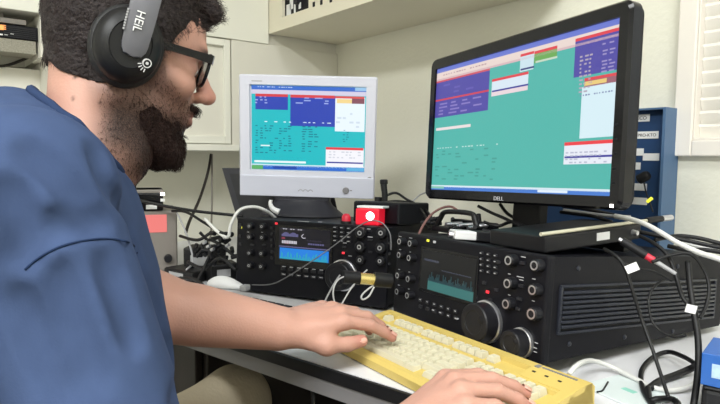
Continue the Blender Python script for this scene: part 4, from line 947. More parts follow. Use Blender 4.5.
# ================================================================== PERSON
class Field:
    """signed-distance grid: smooth unions of tapered limbs and ellipsoids, meshed with surface nets"""
    def __init__(s, lo, hi, h):
        s.lo = np.array(lo, np.float32); s.h = h
        s.n = np.ceil((np.array(hi) - s.lo) / h).astype(int) + 1
        s.a = np.full(s.n, 1.0, np.float32)
    def win(s, lo, hi):
        i0 = np.clip(np.floor((np.array(lo) - s.lo) / s.h).astype(int), 0, s.n - 1); i1 = np.clip(np.ceil((np.array(hi) - s.lo) / s.h).astype(int) + 1, 1, s.n)
        if np.any(i1 <= i0): return None
        sl = tuple(slice(a, b) for a, b in zip(i0, i1))
        ax = [s.lo[k] + s.h * np.arange(i0[k], i1[k], dtype=np.float32) for k in range(3)]
        return sl, ax[0][:, None, None], ax[1][None, :, None], ax[2][None, None, :]
    def put(s, sl, d, k, mode):
        a = s.a[sl]
        if mode == 'sub': d = -d
        if mode == 'add':
            if k > 0:
                hh = np.clip(.5 + .5 * (a - d) / k, 0, 1); s.a[sl] = a * (1 - hh) + d * hh - k * hh * (1 - hh)
            else: s.a[sl] = np.minimum(a, d)
        else:
            if k > 0:
                hh = np.clip(.5 + .5 * (d - a) / k, 0, 1); s.a[sl] = a * (1 - hh) + d * hh + k * hh * (1 - hh)
            else: s.a[sl] = np.maximum(a, d)
    def cone(s, a, b, ra, rb, k=.01, flat=None, mode='add'):
        a = np.array(a, np.float32); b = np.array(b, np.float32); m = max(ra, rb) * (1.0 if flat is None else 1.6) + k + 3 * s.h
        w_ = s.win(np.minimum(a, b) - m, np.maximum(a, b) + m)
        if w_ is None: return
        sl, x, y, z = w_; x = x - a[0]; y = y - a[1]; z = z - a[2]; ab = b - a
        t = np.clip((x * ab[0] + y * ab[1] + z * ab[2]) / max(1e-9, float(ab @ ab)), 0, 1)
        x = x - t * ab[0]; y = y - t * ab[1]; z = z - t * ab[2]; r = ra + (rb - ra) * t
        q = x * x + y * y + z * z
        if flat is not None:
            nv, f_ = flat; c = x * nv[0] + y * nv[1] + z * nv[2]; q = q + (f_ * f_ - 1) * c * c
        s.put(sl, np.sqrt(q) - r, k, mode)
    def ell(s, c, A, rad, k=.01, mode='add'):
        c = np.array(c, np.float32); rad = np.array(rad, np.float32); m = float(rad.max()) + k + 3 * s.h
        w_ = s.win(c - m, c + m)
        if w_ is None: return
        sl, x, y, z = w_; x = x - c[0]; y = y - c[1]; z = z - c[2]
        q0 = 0; q1 = 0
        for i in range(3):
            p = (x * A[i][0] + y * A[i][1] + z * A[i][2]) / rad[i]; q0 = q0 + p * p; q1 = q1 + (p / rad[i]) ** 2
        k0 = np.sqrt(q0); k1 = np.sqrt(q1) + 1e-6
        s.put(sl, k0 * (k0 - 1) / k1, k, mode)
    def full(s):
        ax = [s.lo[k] + s.h * np.arange(s.n[k], dtype=np.float32) for k in range(3)]
        return ax[0][:, None, None], ax[1][None, :, None], ax[2][None, None, :]
    def mesh(s, name):
        a = s.a; neg = a < 0; n = a.shape
        cnt = np.zeros((n[0] - 1, n[1] - 1, n[2] - 1), np.int8)
        for i in (0, 1):
            for j in (0, 1):
                for k in (0, 1): cnt += neg[i:n[0] - 1 + i, j:n[1] - 1 + j, k:n[2] - 1 + k]
        act = (cnt > 0) & (cnt < 8); I = np.argwhere(act); idx = np.full(act.shape, -1, np.int64); idx[act] = np.arange(len(I))
        cor = np.array([(i, j, k) for i in (0, 1) for j in (0, 1) for k in (0, 1)])
        val = np.stack([a[I[:, 0] + c[0], I[:, 1] + c[1], I[:, 2] + c[2]] for c in cor], 1)
        acc = np.zeros((len(I), 3)); num = np.zeros(len(I))
        for p in range(8):
            for q in range(p + 1, 8):
                if np.abs(cor[p] - cor[q]).sum() != 1: continue
                vp, vq = val[:, p], val[:, q]; mk = (vp < 0) != (vq < 0)
                t = np.where(mk, vp / np.where(mk, vp - vq, 1), 0)
                acc += mk[:, None] * (cor[p] + (cor[q] - cor[p]) * t[:, None]); num += mk
        V = (I + acc / np.maximum(num, 1)[:, None]) * s.h + s.lo
        Fs = []
        for ax in range(3):
            u, v = (ax + 1) % 3, (ax + 2) % 3
            sl0 = [slice(None)] * 3; sl1 = [slice(None)] * 3; sl0[ax] = slice(0, n[ax] - 1); sl1[ax] = slice(1, n[ax])
            ch = neg[tuple(sl0)] != neg[tuple(sl1)]; E_ = np.argwhere(ch)
            ok = (E_[:, u] > 0) & (E_[:, v] > 0) & (E_[:, u] < n[u] - 1) & (E_[:, v] < n[v] - 1); E_ = E_[ok]
            du = np.zeros(3, int); du[u] = 1; dv_ = np.zeros(3, int); dv_[v] = 1
            q = np.stack([idx[tuple((E_ - du - dv_).T)], idx[tuple((E_ - dv_).T)], idx[tuple(E_.T)], idx[tuple((E_ - du).T)]], 1)
            fl = neg[tuple(E_.T)]; q[~fl] = q[~fl][:, ::-1]; Fs.append(q)
        Q = np.concatenate(Fs); Q = Q[(Q >= 0).all(1)]
        me = bpy.data.meshes.new(name); me.from_pydata(V.tolist(), [], Q.tolist()); me.validate()
        for p_ in me.polygons: p_.use_smooth = True
        return me, V
def noise3(x, y, z, f, seed, oct=2):
    r = np.random.RandomState(seed); out = 0
    for o in range(oct):
        for _ in range(4):
            k = r.normal(size=3); k = k / np.linalg.norm(k) * f * (2 ** o); ph = r.uniform(0, 6.28)
            out = out + np.sin(x * k[0] + y * k[1] + z * k[2] + ph + 1.3 * np.sin(x * k[1] * .6 - y * k[2] * .7 + z * k[0] * .5 + ph * 2)) / (4 * 2 ** o)
    return out
v_ = lambda p: np.array([p[0], p[1], p[2]], float)

# --- joints (world, metres)
hyaw = radians(31); hf = (cos(hyaw) * R0 + sin(hyaw) * F0).normalized(); hl = Vector((-hf.y, hf.x, 0))
hp = radians(14)
HX = cos(hp) * hf - sin(hp) * UP; HZv = cos(hp) * UP + sin(hp) * hf; HY = hl; hr = radians(3); HY, HZv = cos(hr) * HY + sin(hr) * HZv, cos(hr) * HZv - sin(hr) * HY
HEAD = at_d(116.5, 53.5, .774)
def hw(x, y, z): return HEAD + HX * x + HY * y + HZv * z
A_h = np.array([HX[:], HY[:], HZv[:]])
tf = Vector((.30, .954, 0)).normalized(); tl = Vector((-tf.y, tf.x, 0))
NB = at_d(88, 128, .745)                                  # neck base
RS = Vector((-.632, .098, 1.035)); LS = Vector((-.965, .17, 1.05))
RE = Vector((-.550, .150, .745)); LE = Vector((-.855, .185, .875))
LW = at_d(278, 328, .87); RW = Vector((-.484, .438, .745))
T_torso = np.array([tl[:], tf[:], UP[:]])
m_skin = mat('skin', lin(190, 145, 129), .5, var=.05, scale=18, bump=.08, bscale=300, spec=.35)
def build_head(F_, off=0.0, face=True):
    E_ = lambda c, r, k=.012, mode='add': F_.ell(v_(hw(*c)), A_h, [q + off for q in r], k, mode)
    Cn = lambda a, b, ra, rb, k=.012, mode='add': F_.cone(v_(hw(*a)), v_(hw(*b)), ra + off, rb + off, k, mode=mode)
    E_((.002, 0, .042), (.098, .077, .092)); E_((.045, 0, .035), (.062, .070, .070), .02)
    E_((.052, 0, -.045), (.055, .060, .072), .02)
    for sy in (-1, 1):
        Cn((.005, sy * .054, -.055), (.082, sy * .020, -.098), .022, .020, .02)
        E_((.070, sy * .043, -.018), (.030, .026, .024), .015)
    E_((.088, 0, -.098), (.022, .024, .020), .015)
    if face:
        Cn((.094, -.034, .030), (.094, .034, .030), .013, .013, .015)
        Cn((.101, 0, .022), (.128, 0, -.018), .009, .0115, .008); E_((.131, 0, -.020), (.0112, .0112, .0100), .007)
        for sy in (-1, 1):
            E_((.117, sy * .0125, -.025), (.011, .0075, .008), .005)
            E_((.104, sy * .032, .010), (.014, .019, .012), .010, 'sub')
            E_((.087, sy * .032, .008), (.0135, .0150, .0140), .006)
        E_((.086, 0, -.055), (.026, .034, .030), .015)
        E_((.110, 0, -.049), (.0085, .023, .006), .005); E_((.1085, 0, -.063), (.0095, .020, .0075), .005)
        for sy in (-1, 1): F_.ell(v_(hw(-.004, sy * .078, -.004)), A_h, (.019, .009, .030), .006)
L_fing = ((.044, .026, .020), (.048, .030, .021), (.044, .028, .020), (.034, .021, .018))
nails = []
def build_hand(F_, W, K, nrm, sgn, curls, thumb, spread=(.10, .02, -.06, -.15), plen=.088, rs=1.0, lift=None):
    """W wrist, K direction to the knuckles, nrm out of the back of the hand, sgn +1 thumb on side S"""
    Kd = K.normalized(); n = (nrm - Kd * nrm.dot(Kd)).normalized(); S = Kd.cross(n) * sgn       # S towards the thumb
    kn = [W + Kd * (plen + dx) + S * (y * rs) + n * dz for dx, y, dz in ((.0, .029, .000), (.004, .009, .003), (-.001, -.011, .002), (-.010, -.030, -.003))]
    for i, kp in enumerate(kn):
        F_.cone(v_(W + S * (.016 - i * .010) - n * .002), v_(kp - n * .003), .0185, .0125, .012)
    F_.cone(v_(W + Kd * .03 - n * .010), v_(W + Kd * .07 - n * .008), .020, .017, .012)
    F_.cone(v_(W + Kd * .02 - S * .022 - n * .006), v_(W + Kd * .065 - S * .028 - n * .006), .015, .012, .010)
    for i, kp in enumerate(kn):
        d = (Kd + S * spread[i]).normalized(); p = kp.copy(); rr = (.0098, .0100, .0096, .0085)[i] * rs; ang = 0
        axn = n.copy()
        for j, ln in enumerate(L_fing[i]):
            ang += curls[i][j]; dd = (d * cos(ang) - axn * sin(ang)).normalized(); q = p + dd * ln * rs
            F_.cone(v_(p), v_(q), rr * (1 - .10 * j), rr * (1 - .10 * (j + 1)), .0035 if j else .006)
            if j == 2: nails.append((q - dd * .004 + (axn * cos(ang) + d * sin(ang)) * rr * .62, dd, (axn * cos(ang) + d * sin(ang)).normalized(), rr))
            p = q
    tb = W + Kd * .022 + S * .022 - n * .008; t1 = tb + (Kd * thumb[0][0] + S * thumb[0][1] + n * thumb[0][2]).normalized() * .046
    F_.cone(v_(tb), v_(t1), .0175, .0132, .010); dv1 = (Kd * thumb[1][0] + S * thumb[1][1] + n * thumb[1][2]).normalized(); t2 = t1 + dv1 * .034
    F_.cone(v_(t1), v_(t2), .0128, .0112, .005); dv2 = (Kd * thumb[2][0] + S * thumb[2][1] + n * thumb[2][2]).normalized(); t3 = t2 + dv2 * .026
    F_.cone(v_(t2), v_(t3), .0112, .0098, .004)
    tn = (n * .5 + S * .8); tn = (tn - dv2 * tn.dot(dv2)).normalized(); nails.append((t3 - dv2 * .003 + tn * .0068, dv2, tn, .0105))
    F_.cone(v_(t1), v_(kn[0] - Kd * .028 - n * .008), .012, .010, .012)

BF = Field((-1.10, -.08, .60), (-.34, .78, 1.36), .003)
build_head(BF)
# neck, trunk under the shirt, arms
BF.cone(v_(hw(-.018, 0, -.03)), v_(NB - UP * .03 + tf * .004), .056, .056, .02)
BF.cone(v_(hw(.03, 0, -.075)), v_(NB + tf * .03 - UP * .03), .036, .045, .03)
for sgn_, sh_j in ((1, LS), (-1, RS)): BF.cone(v_(NB - UP * .075 - tf * .01), v_(sh_j - UP * .02), .045, .045, .02)
CH = Vector((-.80, .135, .93)); BE = Vector((-.795, .15, .79)); PV = Vector((-.81, .08, .60))
BF.ell(v_(CH), T_torso, (.165, .10, .16), .04); BF.ell(v_(BE), T_torso, (.16, .115, .14), .04); BF.ell(v_(PV + UP * .04), T_torso, (.16, .11, .10), .04)
BF.cone(v_(LS), v_(LE), .050, .044, .02); BF.cone(v_(RS), v_(RE), .050, .044, .02)
fl = (LW - LE).normalized(); LM = LE + fl * .085
BF.cone(v_(LE), v_(LM), .047, .051, .02); BF.cone(v_(LM), v_(LW), .051, .029, .02)
BF.cone(v_(LM + fl * .08), v_(LW), .040, .030, .02, flat=((0, 0, 1), 1.1))
fr = (RW - RE).normalized(); RM = RE + fr * .08
BF.cone(v_(RE), v_(RM), .045, .048, .02); BF.cone(v_(RM), v_(RW), .048, .029, .02)
# left hand: thumb towards the viewer, fingers resting on the left end of the yellowed keyboard
LK = at_d(358, 306, .925) - LW
build_hand(BF, LW, LK, UP * .95 - F0 * .22, 1, ((.40, .24, .14), (.42, .36, .22), (.46, .46, .3), (.48, .5, .35)), ((.80, .46, -.36), (1, .06, -.22), (1, -.12, -.14)), plen=.094, rs=1.06)
# right hand: arched over the number pad, seen over its back
RK = at_d(466, 380, .70) - RW
build_hand(BF, RW, RK, UP + F0 * .03, -1, ((.62, .26, .16), (.66, .28, .18), (.68, .32, .2), (.68, .34, .2)), ((.75, .62, -.35), (.95, .25, -.25), (1, .05, -.15)), plen=.094, rs=1.10)
me, V = BF.mesh('person')
person = bpy.data.objects.new('person', me); COL.objects.link(person)
tag(person, 'bearded person in a navy t-shirt, headphones and glasses typing on the yellowed keyboard', 'person')
# skin colour map: stubble, flushed ears / nose / knuckles, small moles
Vh = (V - v_(HEAD)) @ A_h.T; hx, hy, hz = Vh[:, 0], Vh[:, 1], Vh[:, 2]
sm = lambda e0, e1, x: np.clip((x - e0) / (e1 - e0), 0, 1) ** 2 * (3 - 2 * np.clip((x - e0) / (e1 - e0), 0, 1))
near = (np.abs(hx) < .2) & (np.abs(hy) < .12) & (hz > -.2)
line = np.interp(hx, [-.02, .02, .045, .058, .08, .10, .14], [.030, .030, .018, -.012, -.028, -.032, -.034])
st = sm(.012, -.016, hz - line) * sm(-.03, .014, hx + .25 * np.maximum(0, hz + .09)) * sm(-.185, -.14, hz) * near
lipm = np.exp(-((hx - .112) / .014) ** 2 - ((hz + .0565) / .0085) ** 2 - (hy / .024) ** 2) * near
st = st * (1 - np.clip(lipm * 1.3, 0, 1))
thr = sm(-.10, -.15, hz) * sm(.06, .01, hx); st = st * (1 - .55 * thr) * (.70 + .30 * sm(-.045, -.085, hz))
br = np.exp(-((hz - .030 - .1 * (np.abs(hy) - .03)) / .0065) ** 2) * sm(.062, .085, hx) * sm(.008, .014, np.abs(hy)) * sm(.058, .045, np.abs(hy)) * near
mol = np.zeros(len(V))
bm_b = bmesh.new(); bm_b.from_mesh(me); BV = BVHTree.FromBMesh(bm_b)
def hit(bv, px, py):
    q = ray(px, py).normalized(); h_ = bv.ray_cast(CAM, q); return h_[0], h_[1]
for (px, py) in ((75, 77.5), (73, 98.5), (100, 102.5)):
    h_, _ = hit(BV, px, py)
    if h_ is not None: mol = np.maximum(mol, np.exp(-(((V - v_(h_)) ** 2).sum(1)) / .0021 ** 2))
red = np.exp(-((hx - .128) / .02) ** 2 - ((hz + .02) / .02) ** 2) * .3 * near + lipm * .9
Vn = np.zeros(len(V)); me.vertices.foreach_get
for (c, d, nn, r) in nails: red = np.maximum(red, .55 * np.exp(-(((V - v_(c)) ** 2).sum(1)) / .016 ** 2))
ca = me.color_attributes.new('skin_map', 'FLOAT_COLOR', 'POINT')
dat = np.stack([np.clip(np.maximum(st * .96, br), 0, 1), np.clip(red, 0, 1), np.clip(mol, 0, 1), np.ones(len(V))], 1).astype(np.float32)
ca.data.foreach_set('color', dat.ravel())
nt = m_skin.node_tree; bs = nt.nodes['Principled BSDF']; base = bs.inputs['Base Color'].links[0].from_socket
at = nt.nodes.new('ShaderNodeAttribute'); at.attribute_name = 'skin_map'; sp = nt.nodes.new('ShaderNodeSeparateColor'); nt.links.new(at.outputs['Color'], sp.inputs[0])
def mixn(fac, a, col):
    mx = nt.nodes.new('ShaderNodeMixRGB'); nt.links.new(fac, mx.inputs[0]); nt.links.new(a, mx.inputs[1]); mx.inputs[2].default_value = col + (1,); return mx.outputs[0]
s1 = mixn(sp.outputs[1], base, lin(182, 108, 98))
tcn = nt.nodes.new('ShaderNodeTexCoord'); nzn = nt.nodes.new('ShaderNodeTexNoise'); nzn.inputs['Scale'].default_value = 900; nzn.inputs['Detail'].default_value = 3; nt.links.new(tcn.outputs['Object'], nzn.inputs['Vector'])
ma = nt.nodes.new('ShaderNodeMath'); ma.operation = 'MULTIPLY_ADD'; nt.links.new(nzn.outputs['Fac'], ma.inputs[0]); ma.inputs[1].default_value = .6; ma.inputs[2].default_value = .68
mb = nt.nodes.new('ShaderNodeMath'); mb.operation = 'MULTIPLY'; mb.use_clamp = True; nt.links.new(ma.outputs[0], mb.inputs[0]); nt.links.new(sp.outputs[0], mb.inputs[1])
s2 = mixn(mb.outputs[0], s1, lin(30, 21, 20)); s3 = mixn(sp.outputs[2], s2, lin(70, 42, 36)); nt.links.new(s3, bs.inputs['Base Color'])
bs.inputs['Subsurface Weight'].default_value = .08; bs.inputs['Subsurface Radius'].default_value = (.01, .004, .002); bs.inputs['Subsurface Scale'].default_value = .5
me.materials.append(m_skin)
m_nail = mat('fingernail', lin(224, 172, 156), .3, var=.02)
for (c, d, nn, r) in nails:
    s_v = d.cross(nn); bm = bmesh.new(); rows = []
    for i in range(5):
        t = -1 + i / 2; w_ = (1 - .35 * abs(t) ** 3)
        rows.append([bm.verts.new(c + d * t * r * .62 + s_v * (u_ * r * .62 * w_) + nn * (r * .30 - r * .34 * u_ * u_ + .0004)) for u_ in (-1, -.5, 0, .5, 1)])
    for a, b in zip(rows[:-1], rows[1:]):
        for k in range(4): bm.faces.new((a[k], a[k + 1], b[k + 1], b[k]))
    obj('fingernail', bm, m_nail, person, smooth=True)
for sy in (-1, 1):
    c = hw(.0882, sy * .032, .006)
    eo = obj('eye', L([(0, .0128), (.005, .0118), (.0095, .0085), (.0124, .003), (.0128, 0), (.0095, -.0085), (0, -.0128)], 20, basis(c, HY, HZv, HX)), m_eyew, person, smooth=True)
    obj('iris', L([(0, .0008), (.0040, .0004), (.0052, -.0004)], 18, basis(c + HX * .0122 - HZv * .003, HY, (HZv + HX * .2).normalized(), (HX - HZv * .2).normalized())), m_iris, eo, smooth=True)

# ---- hair, beard
def head_coords(F_):
    x, y, z = F_.full(); x = x - HEAD.x; y = y - HEAD.y; z = z - HEAD.z
    return [x * a[0] + y * a[1] + z * a[2] for a in (HX, HY, HZv)]
HF = Field(v_(HEAD) - np.array([.19, .19, .17]), v_(HEAD) + np.array([.19, .19, .20]), .0028)
build_head(HF, .0045, face=False)
HF.cone(v_(hw(-.018, 0, -.01)), v_(hw(-.020, 0, -.10)), .064, .061, .02)
for (x, y, z, r) in ((.072, 0, .106, .032), (.085, .03, .095, .024), (.086, -.028, .096, .024), (.055, -.045, .10, .026), (.1, .008, .098, .017), (.098, -.04, .088, .013), (.03, 0, .118, .04), (-.03, 0, .112, .04)):
    HF.ell(v_(hw(x, y, z)), A_h, (r, r, r * .8), .015)
x, y, z = head_coords(HF)
fr_ = np.clip((x - .02) / .05, 0, 1)
HF.a -= (.0015 + .0035 * fr_) * noise3(x, y, z, 75, 3, 2) + (.0012 + .002 * fr_) * noise3(x, y, z, 210, 4, 1) - .001
ay = np.abs(y)
hl_z = np.interp(x.ravel(), [-.12, -.09, -.05, -.02, .0, .02, .032, .045, .06, .075, .095, .13], [-.026, -.034, -.046, -.048, -.040, -.036, -.026, .016, .043, .058, .070, .078]).reshape(x.shape)
mask = (hl_z + .008 * noise3(x, y, z, 120, 8, 1)) - z
HF.a = np.maximum(HF.a, mask * .8)
hm, HV = HF.mesh('hair'); hm.materials.append(m_hair); hair = link(bpy.data.objects.new('hair', hm), person)
# loose strands growing from the hair surface
hm.calc_loop_triangles()
nv = len(hm.vertices); nor = np.zeros(nv * 3, np.float32); hm.vertices.foreach_get('normal', nor); nor = nor.reshape(-1, 3)
def strands(name, Vs, Ns, cnt, ln, rad, down, curl, parent, m, lift=None, keep=None):
    """thousands of fine tapering hairs as one mesh"""
    ids = rng.choice(len(Vs), cnt); vs = []; fs = []
    for i in ids:
        p = Vector(Vs[i]); nn = Vector(Ns[i])
        if keep is not None and not keep[i]: continue
        g = (down(p) if callable(down) else down); g = (g - nn * g.dot(nn)); g = g.normalized() if g.length > 1e-4 else nn.orthogonal()
        s_ = nn.cross(g); l_ = ln * rng.uniform(.5, 1.3); a = rng.uniform(-.5, .5); g = (g * cos(a) + s_ * sin(a)); s_ = nn.cross(g)
        c_ = rng.uniform(-1, 1) * curl; lf = lift(p) if lift else .4; b0 = len(vs)
        for k in range(4):
            t = k / 3; q = p - nn * .001 + g * l_ * t + nn * (l_ * lf * sin(t * 2.4)) + s_ * c_ * l_ * t * t; r = rad * (1 - .7 * t)
            for u_, w_ in ((1, 0), (-.5, .87), (-.5, -.87)):
                c3 = q + s_ * (u_ * r) + nn * (w_ * r); vs.append((c3.x, c3.y, c3.z))
        for k in range(3):
            for j in range(3): fs.append((b0 + k * 3 + j, b0 + k * 3 + (j + 1) % 3, b0 + k * 3 + 3 + (j + 1) % 3, b0 + k * 3 + 3 + j))
    me_ = bpy.data.meshes.new(name); me_.from_pydata(vs, [], fs); me_.materials.append(m)
    for p_ in me_.polygons: p_.use_smooth = True
    o = link(bpy.data.objects.new(name, me_), parent); o['kind'] = 'stuff'; return o
def flow(p):
    q = p - HEAD; xx = q.dot(HX); zz = q.dot(HZv)
    return (-HZv * 1.0 - HX * .45) if xx < .03 else (HX * .7 + HZv * .1 - HZv * (.5 if zz < .06 else 0))
kp_ = ((HV - v_(HEAD)) @ v_(HZv)) > -.036
strands('hair_strands', HV, nor, 9000, .012, .0004, flow, .5, hair, m_strand, lift=lambda p: .10 + .35 * min(1, max(0, (p - HEAD).dot(HX) / .06)), keep=kp_)
DF = Field(v_(HEAD) - np.array([.19, .19, .20]), v_(HEAD) + np.array([.19, .19, .08]), .0025)
build_head(DF, .0, face=True)
x, y, z = head_coords(DF)
ss = lambda e0, e1, q: np.clip((q - e0) / (e1 - e0), 0, 1)
bl = np.interp(x.ravel(), [-.02, .0, .02, .04, .06, .078, .092, .100, .14], [-.060, -.052, -.046, -.044, -.050, -.056, -.054, -.075, -.075]).reshape(x.shape)
low = np.interp(x.ravel(), [-.01, .03, .06, .12], [-.095, -.120, -.140, -.155]).reshape(x.shape)
th = ss(.002, -.050, z - bl) * ss(.006, .04, x) * ss(-.02, .01, z - low)                     # jaw and chin
mo_ = ss(.034, .024, np.abs(y)) * ss(.080, .096, x) * ss(-.0375, -.041, z) * ss(-.050, -.0465, z)   # moustache
th = np.maximum(th * (1 + .7 * ss(-.085, -.12, z)), mo_ * .75)
DF.a -= -.0030 + .0105 * th + .0026 * noise3(x, y, z, 190, 13, 2) * np.clip(th * 2, 0, 1)
DF.a = np.maximum(DF.a, np.where(th > .20, -1, .01).astype(np.float32))
dm, DV = DF.mesh('beard'); dm.materials.append(m_beard); beard = link(bpy.data.objects.new('beard', dm), person)
nor2 = np.zeros(len(DV) * 3, np.float32); dm.vertices.foreach_get('normal', nor2); nor2 = nor2.reshape(-1, 3)
strands('beard_strands', DV, nor2, 7000, .009, .0003, -HZv + HX * .25, .5, beard, m_beard, lift=lambda p: .35)

nb_ = np.zeros(len(V) * 3, np.float32); me.vertices.foreach_get('normal', nb_); nb_ = nb_.reshape(-1, 3); pick = np.argwhere(st > .45)[:, 0]
strands('stubble', V[pick], nb_[pick], 9000, .0042, .00022, -HZv + HX * .35, .4, beard, m_beard, lift=lambda p: .45)

# ---- t-shirt
SF = Field((-1.12, -.10, .52), (-.36, .46, 1.20), .0045)
SF.ell(v_(CH + UP * .01), T_torso, (.185, .122, .175), .05)
SF.ell(v_(BE), T_torso, (.180, .135, .17), .06); SF.ell(v_(PV + UP * .05), T_torso, (.18, .14, .13), .05)
SF.ell(v_(CH - tf * .045 + UP * .06), T_torso, (.15, .10, .14), .05)                  # upper back
for sh_j in (LS, RS): SF.cone(v_(NB - UP * .075 - tf * .055), v_(sh_j - UP * .014), .056, .070, .04)
SF.cone(v_(RS), v_(RS + (RE - RS) * .92), .074, .078, .03); SF.cone(v_(LS), v_(LS + (LE - LS) * .62), .074, .078, .03)
SF.cone(v_(NB - tf * .062 - tl * .050 - UP * .040), v_(RS - tf * .03 - UP * .01), .056, .066, .06)
SF.cone(v_(NB - tf * .078 - UP * .012), v_(CH - tf * .055 + UP * .11), .045, .070, .05)
nkd = (NB - hw(-.022, 0, -.03)).normalized()
# neck opening: plane from the nape (high) to the throat (low)
cb_ = at_d(42, 86, .725); cf_ = at_d(121, 168, .725)
cn = (cf_ - cb_).normalized(); cpt = (cb_ + cf_) / 2
side = cn.cross(F0).normalized(); cnorm = (hw(0, 0, 0) - NB); cnorm = (cnorm - cn * cnorm.dot(cn)); cnorm = cnorm.normalized()
x, y, z = SF.full()
px_, py_, pz_ = x - cpt.x, y - cpt.y, z - cpt.z
hgt = px_ * cnorm.x + py_ * cnorm.y + pz_ * cnorm.z
uu = px_ * cn.x + py_ * cn.y + pz_ * cn.z; sv = cnorm.cross(cn); ww = px_ * sv.x + py_ * sv.y + pz_ * sv.z
ra_ = (cf_ - cb_).length / 2
rad = np.sqrt((uu / (ra_ + .004)) ** 2 + (ww / .075) ** 2)
SF.a = np.maximum(SF.a, -np.maximum((rad - 1) * .07, -.012 - hgt))
# soft folds
ad_ = (RE - RS).normalized(); al_ = x * ad_.x + y * ad_.y + z * ad_.z
sx_, sy_, sz_ = x - .72 * al_ * ad_.x, y - .72 * al_ * ad_.y, z - .72 * al_ * ad_.z
SF.a -= .0048 * noise3(sx_, sy_, sz_, 62, 41, 1) * np.clip((1.02 - z) / .1, 0, 1)
SF.a -= .0032 * noise3(x, y, z, 26, 21, 2) + .0016 * noise3(x, y, z, 70, 22, 1)
arm_d = (RE - RS).normalized()
def fold(p, q, r, depth, k=.02):
    SF.cone(v_(p), v_(q), r, r * .6, k)
FOLDS = []
pre, _ = SF.mesh('pre'); bmp = bmesh.new(); bmp.from_mesh(pre); PB = BVHTree.FromBMesh(bmp); bmp.free(); bpy.data.meshes.remove(pre)
for line_, r_, off_, md in (([(134, 247), (140, 262), (150, 285), (160, 310), (168, 335), (173, 365), (177, 402)], .011, .006, 'sub'), 
        ([(60, 275), (75, 330), (95, 384)], .010, .006, 'sub'), ([(108, 262), (124, 306), (136, 340)], .009, .0065, 'sub'), ([(20, 300), (42, 350), (70, 400)], .010, .006, 'sub'), 
        ([(98, 152), (116, 192), (130, 232)], .008, .004, 'sub'), ([(112, 152), (132, 196), (145, 240)], .009, -.004, 'add'), ([(30, 150), (62, 176), (88, 210)], .010, .007, 'sub'), ([(40, 232), (70, 222), (104, 222)], .008, .0055, 'sub'), ([(10, 190), (24, 220), (26, 256)], .010, .007, 'sub')):
    hp_ = []
    for q_ in line_:
        h_, nn = hit(PB, *q_)
        if h_ is not None: hp_.append(h_ + nn * off_)
    hp_ = catmull(hp_, 4) if len(hp_) > 2 else []
    for a_, b_ in zip(hp_[:-1], hp_[1:]):
        if (a_ - b_).length < .05: SF.cone(v_(a_), v_(b_), r_, r_, .016, mode=md)
smesh, SV = SF.mesh('t_shirt'); smesh.materials.append(m_shirt); shirt = link(bpy.data.objects.new('t_shirt', smesh), person)
bm_s = bmesh.new(); bm_s.from_mesh(smesh); SB = BVHTree.FromBMesh(bm_s)
def on_shirt(pts, off=.0005):
    out = []
    for (px, py) in pts:
        h_, nn = hit(SB, px, py)
        if h_ is not None: out.append(h_ + nn * off)
    return out
sm_pts = on_shirt([(25, 270), (34, 262), (45, 254.5), (58, 248), (72, 243.5), (88, 240.5), (104, 239), (118, 240), (128, 242.5), (134, 246), (137, 253)])
if len(sm_pts) > 3: obj('sleeve_seam', T_(sm_pts, .0011, 6, sub=4), m_seam, shirt, smooth=True)
# ribbed collar
m_collar = mat('shirt_collar', lin(46, 60, 90), .95, var=.06, scale=60, spec=.1)
cp = []
for k in range(40):
    a = 2 * pi * k / 40; o_ = cpt + cn * (ra_ + .003) * cos(a) + sv * .072 * sin(a)
    h_ = SB.find_nearest(o_ - cnorm * .006); cp.append(h_[0] + cnorm * .002)
cp.append(cp[0])
bm = bmesh.new(); tube(bm, cp, .0058, 8, sub=2); collar = obj('collar', bm, m_collar, shirt, smooth=True)

# ---- trousers, shoes
LH = Vector((-.885, .10, .53)); RH = Vector((-.70, .06, .53)); LKn = Vector((-1.03, .50, .575)); RKn = Vector((-.63, .47, .565))
LA = Vector((-1.02, .56, .11)); RA = Vector((-.60, .52, .11))
PF = Field((-1.22, -.12, .02), (-.45, .82, .80), .008)
for H_, K_, A_ in ((LH, LKn, LA), (RH, RKn, RA)):
    PF.cone(v_(H_), v_(K_), .092, .070, .03); PF.cone(v_(K_), v_(A_), .068, .058, .03)
PF.cone(v_(LH), v_(RH), .10, .10, .05); PF.ell(v_(PV + UP * .02), T_torso, (.175, .13, .12), .04)
x, y, z = PF.full(); PF.a -= .004 * noise3(x, y, z, 38, 31, 2); PF.a = np.maximum(PF.a, .085 - z)
pm, PVv = PF.mesh('trousers'); pm.materials.append(m_khaki); trousers = link(bpy.data.objects.new('trousers', pm), person)
QF = Field((-1.2, .40, .0), (-.45, .90, .2), .006)
for A_, sx in ((LA, -.03), (RA, .03)):
    QF.cone(v_(A_ - UP * .02), v_((A_.x, A_.y - .02, .045)), .042, .040, .02)
    QF.cone((A_.x, A_.y - .03, .042), (A_.x + sx, A_.y + .17, .036), .040, .034, .02)
x, y, z = QF.full(); QF.a = np.maximum(QF.a, .002 - z)
qm, _ = QF.mesh('shoes'); qm.materials.append(m_shoe); link(bpy.data.objects.new('shoes', qm), person)

